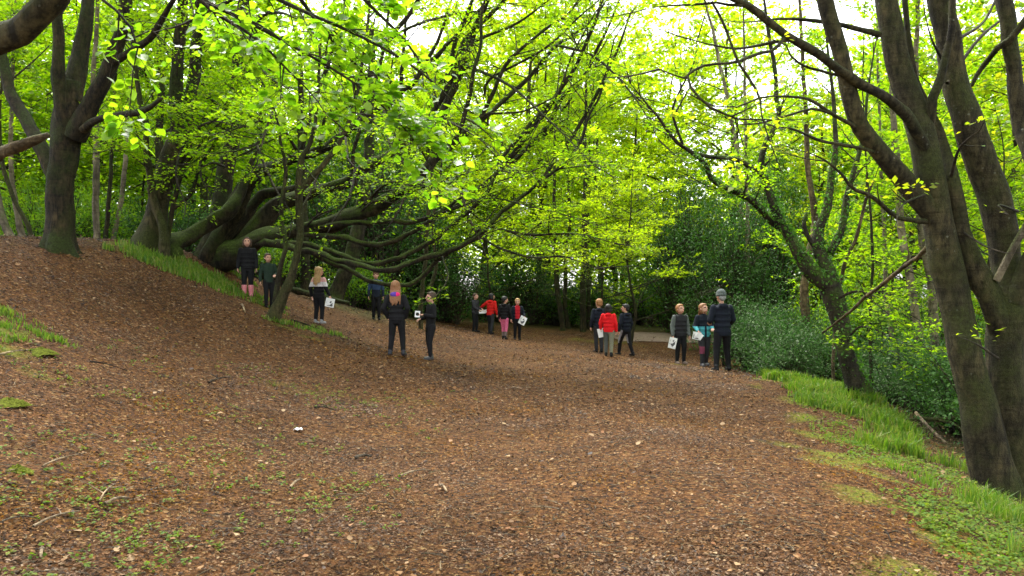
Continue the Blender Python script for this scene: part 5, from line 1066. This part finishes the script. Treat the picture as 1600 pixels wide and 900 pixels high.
def fuse(name, shapes, voxel, mats, parent, smooth_it=4, paint=None):
    """union of closed shapes as one continuous skin"""
    V = []; Q = []; T = []; n = 0
    for v, q, t in shapes:
        V.append(v); Q += [tuple(i + n for i in f) for f in q]; T += [tuple(i + n for i in f) for f in t]; n += len(v)
    me = mesh_from(name, np.concatenate(V), [np.array(Q), np.array(T)], mats)
    o = bpy.data.objects.new(name, me); COL.objects.link(o)
    r = o.modifiers.new('r', 'REMESH'); r.mode = 'VOXEL'; r.voxel_size = voxel; r.use_smooth_shade = True
    s_ = o.modifiers.new('s', 'SMOOTH'); s_.iterations = smooth_it; s_.factor = .5
    dg = bpy.context.evaluated_depsgraph_get(); ev = o.evaluated_get(dg)
    new = bpy.data.meshes.new_from_object(ev); o.modifiers.clear(); o.data = new; bpy.data.meshes.remove(me)
    new.materials.clear()
    for m in (mats if isinstance(mats, list) else [mats]): new.materials.append(m)
    k = len(new.polygons); new.polygons.foreach_set('use_smooth', np.ones(k, bool))
    idx = np.zeros(k, np.int32)
    if paint is not None:
        c = np.empty(k * 3, np.float32); new.polygons.foreach_get('center', c); nr = np.empty(k * 3, np.float32); new.polygons.foreach_get('normal', nr)
        idx = np.asarray(paint(c.reshape(-1, 3), nr.reshape(-1, 3)), np.int32)
    new.polygons.foreach_set('material_index', idx)
    o.parent = parent; return o

CLOTH = {}
def cloth(col, rough=.85, var=.2):
    k = (col, rough)
    if k not in CLOTH: CLOTH[k] = plain_mat('cloth_' + str(len(CLOTH)), col, rough, var, 35, .3, .2)
    return CLOTH[k]
SKIN = plain_mat('skin', (.55, .30, .21), .55, .06, 30, 0, .35); LIP = plain_mat('lips', (.40, .12, .10), .5, .05, 30); EYE_ = plain_mat('dark_eye', (.02, .015, .012), .3, .05, 30)
BLK, NVY, CHAR = (.009, .009, .010), (.009, .012, .020), (.03, .03, .034)
HAIRS = dict(blond=(.38, .24, .09), auburn=(.24, .11, .045), brown=(.06, .032, .017), black=(.012, .010, .009), ginger=(.30, .14, .05), grey=(.25, .25, .24))

def person(label, px, feet_py, top_py, yaw, top, trousers, hair='brown', style='short', shoes=BLK, arms=None, step=0.0, spread=.055, kid=True, jacket='puffer', head_yaw=0, head_tilt=0, lean=(0, 0),
           boots=None, hood=None, hat=None, paint=None, top_mats=None, dmin=5, knee=None, hgt=None, hem=.47, legpaint=None, leg_mats=None, depth=None):
    if depth: g = np.array([(px - 800) / F * depth, depth, 0]); g[2] = h1(g[0], g[1])
    else: g = G(px, feet_py, dmin, 45)
    Hh = hgt or (feet_py - top_py) / F * g[1]
    root = thing('person', label, 'person', (g[0], g[1], g[2]), R(yaw)); U = Hh
    hs_ = 1.13 if kid else 1.0            # heads are larger on children
    sw = (.104 if kid else .108)
    lx, ly = lean[0] + rng.normal() * .010, lean[1] + rng.normal() * .008; step = step + rng.normal() * .018; head_tilt += rng.normal() * 4; head_yaw += rng.normal() * 6
    def sp(z):                            # spine offset at height z (lean)
        f = max(0, (z - .48) / .4); return np.array([lx * f, ly * f, 0])
    hip = [np.array([s * .052, 0, .50]) for s in (-1, 1)]
    ft = [np.array([s * spread, -s * step, .045]) for s in (-1, 1)]
    kn = []
    for s in (0, 1):
        k = (hip[s] + ft[s]) / 2 + np.array([0, -.022 - abs(step) * .12, .01]); kn.append(k)
    sh = [np.array([s * sw, 0, .795]) + sp(.8) for s in (-1, 1)]
    arms = arms or ['down', 'down']; el = []; wr = []
    for s, a in ((0, arms[0]), (1, arms[1])):
        sg = -1 if s == 0 else 1
        if a == 'down': e, w = (sg * .035, .012, -.165), (sg * .045, -.035, -.31)
        elif a == 'fwd': e, w = (sg * .045, .01, -.16), (sg * -.01, -.13, -.19)
        elif a == 'hold': e, w = (sg * .05, -.02, -.155), (sg * .045, -.13, -.225)
        elif a == 'pocket': e, w = (sg * .06, .03, -.155), (sg * .012, -.035, -.285)
        else: e, w = a
        el.append(sh[s] + np.array(e)); wr.append(sh[s] + np.array(w))
    hc = np.array([0, -.012, .925]) + sp(.92) * 1.1
    hm = Matrix.Translation(Vector(hc)) @ Matrix.Rotation(R(head_yaw), 4, 'Z') @ Matrix.Rotation(R(-head_tilt), 4, 'X')
    neck0 = np.array([0, .008, .81]) + sp(.81)
    k_ = hs_ * .94
    def torso(f, z0, z1, dz=0):
        pr = [(.44, .078, .058), (.48, .086, .062), (.54, .080, .056), (.62, .078, .053), (.70, .088, .057), (.76, .090, .054), (.80, .070, .046), (.825, .045, .040)]
        zz = [p[0] for p in pr]; out = []
        for z in sorted({z0, z1, *[q for q in zz if z0 < q < z1]}):
            rx = np.interp(z, zz, [p[1] for p in pr]); ry = np.interp(z, zz, [p[2] for p in pr]); o = sp(z); out.append((o[0], o[1], z, rx + f, ry + f))
        return ring_loft(out, 18)
    # --- body: one skin with head, face, arms, five-fingered hands, legs, feet
    B = [torso(0, .44, .825)]
    B.append(capsule(neck0, .032, hc + np.array([0, .012, -.03]), .030))
    B.append(xf(ellipsoid((0, .010, .014), (.054 * k_, .066 * k_, .066 * k_)), hm)); B.append(xf(ellipsoid((0, -.010, -.026), (.043 * k_, .050 * k_, .052 * k_)), hm))
    B.append(xf(capsule((0, -.062 * k_, .006), .0055, (0, -.074 * k_, -.016), .0085, 8), hm)); B.append(xf(ellipsoid((0, -.052 * k_, -.046 * k_), (.016, .012, .008)), hm))
    B.append(xf(capsule((-.030, -.050 * k_, .017), .008, (.030, -.050 * k_, .017), .008, 8), hm))
    for s in (-1, 1): B.append(xf(ellipsoid((s * .055 * k_, .008, -.004), (.008, .014, .020)), hm))
    hands = []
    for s in (0, 1):
        sg = -1 if s == 0 else 1
        B.append(capsule(sh[s] + [0, 0, -.012], .024, el[s], .021)); B.append(capsule(el[s], .023, wr[s], .0155))
        B.append(capsule(hip[s], .052, kn[s], .036)); B.append(capsule(kn[s], .035, ft[s], .022)); B.append(capsule(ft[s] + [0, .014, -.020], .020, ft[s] + [sg * .008, -.085, -.030], .014, flat=1))
        d = unit(wr[s] - el[s]); inn = unit(np.cross(d, np.array([0, 1., 0]) * -sg)) if abs(d[1]) < .9 else np.array([0, 0, -1.]); wide = unit(np.cross(d, inn))
        pc = wr[s] + d * .034
        for q in (-1.0, -.35, .35, 1.0):                  # palm
            B.append(capsule(wr[s] + d * .004 + wide * q * .008, .0085, wr[s] + d * .046 + wide * q * .0165, .0075, 7))
        for q, l in ((-1.05, .034), (-.36, .041), (.34, .043), (1.02, .037)):   # four unequal bent fingers
            a0 = wr[s] + d * .046 + wide * q * .0175; a1 = a0 + unit(d + inn * .35 + wide * q * .08) * l * .5; a2 = a1 + unit(d * .5 + inn * .9) * l * .55
            B.append(capsule(a0, .0062, a1, .0058, 6)); B.append(capsule(a1, .0058, a2, .0048, 6))
        tb = wr[s] + d * .014 - wide * .013 * sg * -1; t1 = tb + unit(d * .8 + wide * .8 * sg + inn * .3) * .026; t2 = t1 + unit(d * .9 + inn * .5 + wide * .1 * sg) * .020
        B.append(capsule(tb, .0085, t1, .0068, 7)); B.append(capsule(t1, .0066, t2, .0052, 7))
        hands.append(wr[s] + d * .055 + inn * .014)
    sc_ = lambda shapes: [(v * U, q, t) for v, q, t in shapes]
    hmi = np.array((Matrix.Scale(U, 4) @ hm).inverted())
    def face(c, n):
        l = c @ hmi[:3, :3].T + hmi[:3, 3]; out = np.zeros(len(c), int)
        for s in (-1, 1): out[(np.abs(l[:, 0] - s * .022) < .0105) & (np.abs(l[:, 2] - .005) < .006) & (l[:, 1] < -.02)] = 1
        out[(np.abs(l[:, 0]) < .017) & (np.abs(l[:, 2] + .044 * k_) < .0045) & (l[:, 1] < -.02)] = 2
        return out
    fuse('body', sc_(B), .0062 * (U / 1.4), [SKIN, EYE_, LIP], root, 3, face)
    # --- clothes
    pf = dict(puffer=.020, thin=.011, coat=.017)[jacket]
    J = [torso(pf, hem, .822)]
    if jacket != 'thin':
        for z in np.arange(hem + .05, .79, .072):
            o = sp(z); J.append(ring_loft([(o[0], o[1], z - .022, .088 + pf, .055 + pf), (o[0], o[1], z, .093 + pf + .003, .060 + pf + .004), (o[0], o[1], z + .022, .088 + pf, .055 + pf)], 18))
    J.append(ring_loft([(*(neck0 + [0, 0, -.02])[:3], .052, .046), (*(neck0 + [0, 0, .012])[:3], .045, .042), (*(neck0 + [0, .003, .032])[:3], .042, .040)], 14))
    for s in (0, 1):
        J.append(capsule(sh[s] + [0, 0, -.006], .032 + pf * .55, el[s], .029 + pf * .6)); J.append(capsule(el[s], .029 + pf * .6, el[s] * .06 + wr[s] * .94, .021 + pf * .4))
    if hood is None and jacket != 'thin': J.append(ellipsoid(neck0 + [0, .052, .000], (.062, .034, .034)))
    jm = top_mats or [cloth(top)]
    def jp(c, n):
        return paint(c / U, n) if paint else np.zeros(len(c), int)
    fuse('jacket', sc_(J), .0095 * U / 1.4, jm, root, 3, jp)
    if hood:
        fuse('hood', sc_([ellipsoid(neck0 + [0, .055, .012], (.070, .040, .040)), ellipsoid(neck0 + [-.04, .03, .02], (.03, .04, .03)), ellipsoid(neck0 + [.04, .03, .02], (.03, .04, .03))]), .01, [cloth(h) for h in hood], root, 3, lambda c, n: (c[:, 0] > -.01 * U).astype(int) if len(hood) > 1 else np.zeros(len(c)))
    T = [ring_loft([(0, 0, .43, .07, .06), (0, 0, .46, .089, .068), (0, 0, .50, .090, .067), (0, 0, .54, .084, .060)], 16)]
    for s in (0, 1): T.append(capsule(hip[s] + [0, 0, -.01], .060, kn[s], .045)); T.append(capsule(kn[s], .044, kn[s] * .02 + ft[s] * .98 + [0, 0, .0], .031))
    fuse('trousers', sc_(T), .009 * U / 1.4, leg_mats or [cloth(trousers)], root, 3, (lambda c, n: legpaint(c / U, n)) if legpaint else None)
    for s in (0, 1):
        sg = -1 if s == 0 else 1
        if boots:
            fuse('boot', sc_([capsule(ft[s] * .35 + kn[s] * .65 + [0, 0, -.02], .046, ft[s], .036), capsule(ft[s] + [0, .016, -.016], .030, ft[s] + [sg * .008, -.092, -.022], .023)]), .008, [cloth(boots, .4)], root, 2)
        else:
            fuse('shoe', sc_([capsule(ft[s] + [0, .018, -.014], .029, ft[s] + [sg * .008, -.090, -.023], .021), capsule(ft[s] + [0, .022, -.034], .012, ft[s] + [sg * .008, -.098, -.036], .010, flat=2.2), capsule(ft[s] + [0, .005, -.01], .031, ft[s] + [0, .005, .02], .031)]), .007, [cloth(shoes, .5)], root, 2)
    # --- hair
    hx = []; c = HAIRS.get(hair, hair)
    hx.append(xf(ellipsoid((0, .020, .026), (.061 * k_, .068 * k_, .064 * k_)), hm))
    hx.append(xf(ellipsoid((0, -.022, .056 * k_), (.046, .040, .020)), hm))
    if style == 'short':
        hx.append(xf(ellipsoid((0, .042, -.012), (.054 * k_, .040 * k_, .050 * k_)), hm))
        for s in (-1, 1): hx.append(xf(ellipsoid((s * .052 * k_, .014, .018), (.012, .026, .030)), hm))
        for q in range(9): a = q * .7; hx.append(xf(capsule((.035 * math.cos(a), .02 + .04 * math.sin(a), .070), .014, (.050 * math.cos(a + .5), .016 + .052 * math.sin(a + .5), .062), .010, 6), hm))
    elif style == 'bob':
        hx.append(xf(ellipsoid((0, .034, -.028), (.062 * k_, .046 * k_, .070 * k_)), hm))
        for s in (-1, 1): hx.append(xf(capsule((s * .054 * k_, .006, .03), .020, (s * .056 * k_, .008, -.06), .016), hm))
    elif style == 'long':
        hx.append(xf(ellipsoid((0, .038, -.02), (.062 * k_, .044 * k_, .065 * k_)), hm))
        base = hc + sp(.9) * 0
        for q in np.linspace(-1, 1, 9):
            a0 = np.array(hm @ Vector((q * .050, .040 - .022 * q * q, .02))); a1 = neck0 + np.array([q * .062, .070 - .025 * q * q, .0]); a2 = a1 + np.array([q * .006 + rng.normal() * .006, .012, -.085 - .03 * (1 - q * q) + rng.normal() * .012])
            hx.append(capsule(a0, .020, a1, .018, 7)); hx.append(capsule(a1, .018, a2, .007, 7))
    elif style == 'pony':
        hx.append(xf(ellipsoid((0, .040, -.008), (.054 * k_, .040 * k_, .050 * k_)), hm)); a0 = np.array(hm @ Vector((0, .078, .02)))
        hx.append(capsule(a0, .022, a0 + [0, .035, -.05], .026)); hx.append(capsule(a0 + [0, .035, -.05], .026, a0 + [0, .03, -.15], .010))
    if hat:
        hx = [xf(ellipsoid((0, .046, -.016), (.050 * k_, .034 * k_, .044 * k_)), hm)]
        fuse('knit_hat', sc_([xf(ellipsoid((0, .012, .036), (.064 * k_, .074 * k_, .066 * k_)), hm), xf(ring_loft([(0, .012, .002, .062, .070), (0, .012, .014, .066, .075), (0, .012, .028, .064, .073)], 16), hm)]), .007, [cloth(hat)], root, 2)
    fuse('hair', sc_(hx), .0075 * U / 1.4, [plain_mat('hair_' + str(len(bpy.data.materials)), c, .55, .35, 60, .5, .4)], root, 2)
    mw = Matrix.Translation(Vector(g)) @ Matrix.Rotation(R(yaw), 4, 'Z')
    wh = [np.array(mw @ Vector(h_ * U)) for h_ in hands]
    return wh, g

def print_mat(name, dark, scale, thr, paper=(.78, .78, .76)):
    m, nt, out = new_mat(name); tc = nt.nodes.new('ShaderNodeTexCoord'); n = noise(nt, scale, 3, .5, tc.outputs['Object'])
    r = ramp(nt, [(thr, dark), (thr + .04, paper)]); nt.links.new(n.outputs[0], r.inputs[0]); p = nt.nodes.new('ShaderNodeBsdfPrincipled'); p.inputs['Roughness'].default_value = .5
    nt.links.new(r.outputs[0], p.inputs['Base Color']); nt.links.new(p.outputs[0], out.inputs['Surface']); return m
PRINT = print_mat('printed_sheet', (.06, .06, .06), 13, .44); PRINT2 = print_mat('dark_print', (.05, .05, .05), 9, .50)
def sheet(label, pos, w, hgt, rz=0, tilt=0, roll=0, printed=True, at='top', cat='paper sheet', name='paper_sheet'):
    """a printed sheet in a hand: bent, with a white border and a darker printed field"""
    V = []; nx_, nz_ = 17, 21
    for i in range(nx_):
        for j in range(nz_):
            a, b = i / (nx_ - 1) - .5, j / (nz_ - 1); V.append((a * w, -.10 * w * (4 * a * a) - .06 * hgt * b * b, -b * hgt if at == 'top' else (.5 - b) * hgt))
    V = np.array(V); I = np.arange(nx_ * nz_).reshape(nx_, nz_); Fq = np.stack([I[:-1, :-1], I[1:, :-1], I[1:, 1:], I[:-1, 1:]], -1).reshape(-1, 4)
    c = V[Fq].mean(1); zz = c[:, 2] / hgt + (1 if at == 'top' else .5)
    fm = ((np.abs(c[:, 0]) < .38 * w) & (zz > .12) & (zz < .86)).astype(int) if printed else np.zeros(len(Fq), int)
    if printed == 2: fm = (np.hypot(c[:, 0] / w, (zz - .5) * hgt / w) < .33).astype(int)
    o = link(name, mesh_from(name, V, Fq, [PAPER, PRINT if printed != 2 else cloth((.03, .03, .03))], True, fm)); md = o.modifiers.new('thick', 'SOLIDIFY'); md.thickness = .0015
    o.location = [float(q) for q in pos]; o.rotation_euler = (R(tilt), R(roll), R(rz)); tag(o, label, cat)
BOY, GIRL = 'short', 'long'
# 1-4: on the crest and under the low limbs
person('girl in black clothes and pink boots standing on the crest facing the camera', 387, 448, 358, 12, BLK, BLK, 'brown', 'bob', boots=(.62, .22, .24), head_yaw=10, head_tilt=10, depth=17.3, hgt=1.30)
person('boy in a dark green top standing just right of the girl in pink boots', 420, 461, 380, 28, (.018, .034, .022), BLK, 'brown', 'short', arms=['down', 'fwd'], head_yaw=5, depth=17.2, hgt=1.18, jacket='thin')
def p3(c, n): return np.where(c[:, 2] > .745, 0, np.where(c[:, 2] > .66, 1, 2)) + 0 * n[:, 0].astype(int)
wh, g = person('long fair haired child in a pink, white and black jacket walking up the slope', 498, 506, 418, 158, (.5, .3, .3), BLK, 'blond', 'long', shoes=(.25, .25, .26), arms=[((-.06, .02, -.155), (-.10, -.03, -.29)), ((.055, .02, -.16), (.06, -.02, -.30))], step=.05, paint=p3, top_mats=[cloth((.62, .33, .30)), cloth((.60, .57, .55)), cloth(BLK)], jacket='coat', head_yaw=-35)
sheet('white printed sheet hanging from the hand of the child with long fair hair', wh[0] + np.array([.02, -.03, .0]), .20, .20, 20, 0, 12)
def p4(c, n): return (c[:, 2] < .62).astype(int)
person('half hidden child in a blue top and brown hat behind the lowest limb', 588, 478, 424, 10, (.03, .05, .10), BLK, 'brown', 'short', hat=(.10, .055, .03), depth=21.5, hgt=1.32, jacket='thin', paint=p4, top_mats=[cloth((.03, .055, .11)), cloth((.012, .016, .028))])
# 5-6
person('girl with long auburn hair in black with a pink and purple hood, seen from behind', 620, 556, 440, 176, BLK, BLK, 'auburn', 'long', arms=['pocket', 'pocket'], spread=.085, hood=[(.75, .03, .16), (.10, .05, .30)], jacket='coat', shoes=CHAR)
wh, g = person('boy in black facing left and holding a white card', 673, 562, 457, -62, BLK, BLK, 'brown', 'short', arms=['fwd', ((.04, -.01, -.155), (.0, -.16, -.125))], jacket='thin', shoes=(.05, .05, .05), head_yaw=6, spread=.06, step=.03)
sheet('small white card with a dark round print held out by the boy in black', wh[1] + np.array([-.05, -.02, .02]), .105, .13, 8, -4, 4, 2, 'mid', 'card', 'printed_card')
# 7-10: by the evergreen shrubs
person('dark clothed child standing left of the child in the red jacket', 742, 519, 459, 60, CHAR, BLK, 'brown', 'short', arms=[((-.02, -.06, -.15), (.02, -.16, -.22)), 'fwd'], head_yaw=-10)
wh, g = person('child in a bright red jacket leaning with one arm stretched out to the left', 766, 522, 459, 150, (.62, .018, .014), CHAR, 'black', 'bob', arms=['down', ((.12, .0, -.085), (.235, -.01, -.16))], lean=(-.03, -.02), step=.06, spread=.07, head_yaw=-50, jacket='coat')
sheet('white sheet held low against the red jacket', wh[1] + np.array([.16, -.07, -.06]), .30, .13, 5, -20, -4, 0, 'mid')
def p9(c, n): return (c[:, 2] < .18).astype(int)
person('child in a black coat and pink leggings walking away', 788, 530, 464, 160, BLK, (.55, .10, .20), 'black', 'short', step=.05, spread=.04, jacket='coat', legpaint=p9, leg_mats=[cloth((.60, .13, .24)), cloth((.16, .12, .11))], head_yaw=-60)
def p10(c, n): return ((np.abs(c[:, 0]) < .055) & (n[:, 1] < .1) & (c[:, 1] < 0) & (c[:, 2] > .52)).astype(int)
wh, g = person('fair haired child in a dark coat open over a red front, facing the camera', 808, 531, 467, 12, NVY, BLK, 'blond', 'short', arms=['down', 'hold'], paint=p10, top_mats=[cloth(NVY), cloth((.42, .012, .022))], jacket='coat')
sheet('white printed sheet held at the hip of the fair haired child with the red front', wh[1] + np.array([.0, -.03, .03]), .22, .26, 14, 0, 28)
# 11-13: in the middle of the path
person('fair haired child in navy, left of the group of three, seen from behind', 936, 551, 468, 192, NVY, CHAR, 'ginger', 'short', jacket='coat', head_yaw=20, spread=.045)
wh, g = person('dark haired child in a red puffer jacket seen from behind', 951, 557, 476, 168, (.66, .012, .016), (.16, .17, .12), 'black', 'bob', arms=['down', ((.05, -.02, -.155), (.05, -.06, -.27))], legpaint=lambda c, n: (c[:, 0] > 0).astype(int), leg_mats=[cloth((.20, .20, .14)), cloth((.10, .11, .10))], spread=.055, step=.03)
sheet('white sheet held low at the left side of the red puffer jacket', wh[1] + np.array([-.03, -.04, .09]), .20, .24, -10, 0, -12, 0)
person('dark haired child in dark clothes striding left with a pale stripe on the trousers', 978, 556, 476, 215, NVY, BLK, 'black', 'short', step=.13, spread=.05, jacket='coat', head_yaw=40, legpaint=lambda c, n: ((np.abs(n[:, 0]) > .93) & (c[:, 2] > .25)).astype(int), leg_mats=[cloth(BLK), cloth((.25, .25, .27))])
# 14-16: by the right edge
def p14(c, n): return (np.abs(c[:, 0]) > .108).astype(int)
wh, g = person('ginger haired boy in a black padded vest with grey sleeves facing the camera', 1063, 569, 476, 14, BLK, BLK, 'ginger', 'short', shoes=(.16, .12, .10), paint=p14, top_mats=[cloth((.02, .02, .022)), cloth((.10, .115, .105))], head_tilt=16, head_yaw=25)
sheet('large printed sheet hanging from the hand of the boy in the vest', wh[0] + np.array([-.02, -.05, .03]), .21, .29, 6, 0, 14)
def p15(c, n): return np.where((c[:, 2] < .64) & (c[:, 2] > .40), np.where((np.abs(c[:, 0]) < .014) & (n[:, 1] < 0), 0, 1), 0)
wh, g = person('child in a navy and turquoise jacket facing the camera beside the tall adult', 1100, 572, 475, 8, NVY, CHAR, 'auburn', 'long', shoes=(.09, .09, .10), arms=['hold', 'fwd'], paint=p15, top_mats=[cloth(NVY), cloth((.06, .30, .34))], hat=None, head_tilt=14, head_yaw=18, jacket='coat', legpaint=lambda c, n: ((c[:, 0] < 0) & (c[:, 2] < .32) & (c[:, 2] > .2)).astype(int), leg_mats=[cloth(CHAR), cloth((.22, .05, .09))], step=-.05)
sheet('pair of printed sheets held low by the child in navy and turquoise', wh[0] + np.array([-.08, -.04, .02]), .24, .20, 10, 0, 12)
sheet('folded white sheet on top of the pair held by the turquoise clad child', wh[0] + np.array([.02, -.08, -.02]), .16, .15, -10, 0, 35, 0)
person('tall adult in a long navy coat and grey knit hat seen from behind', 1129, 580, 454, 188, NVY, BLK, 'grey', 'short', kid=False, hat=(.09, .105, .10), arms=['hold', 'fwd'], spread=.10, step=-.02, jacket='coat', hem=.44, shoes=BLK)
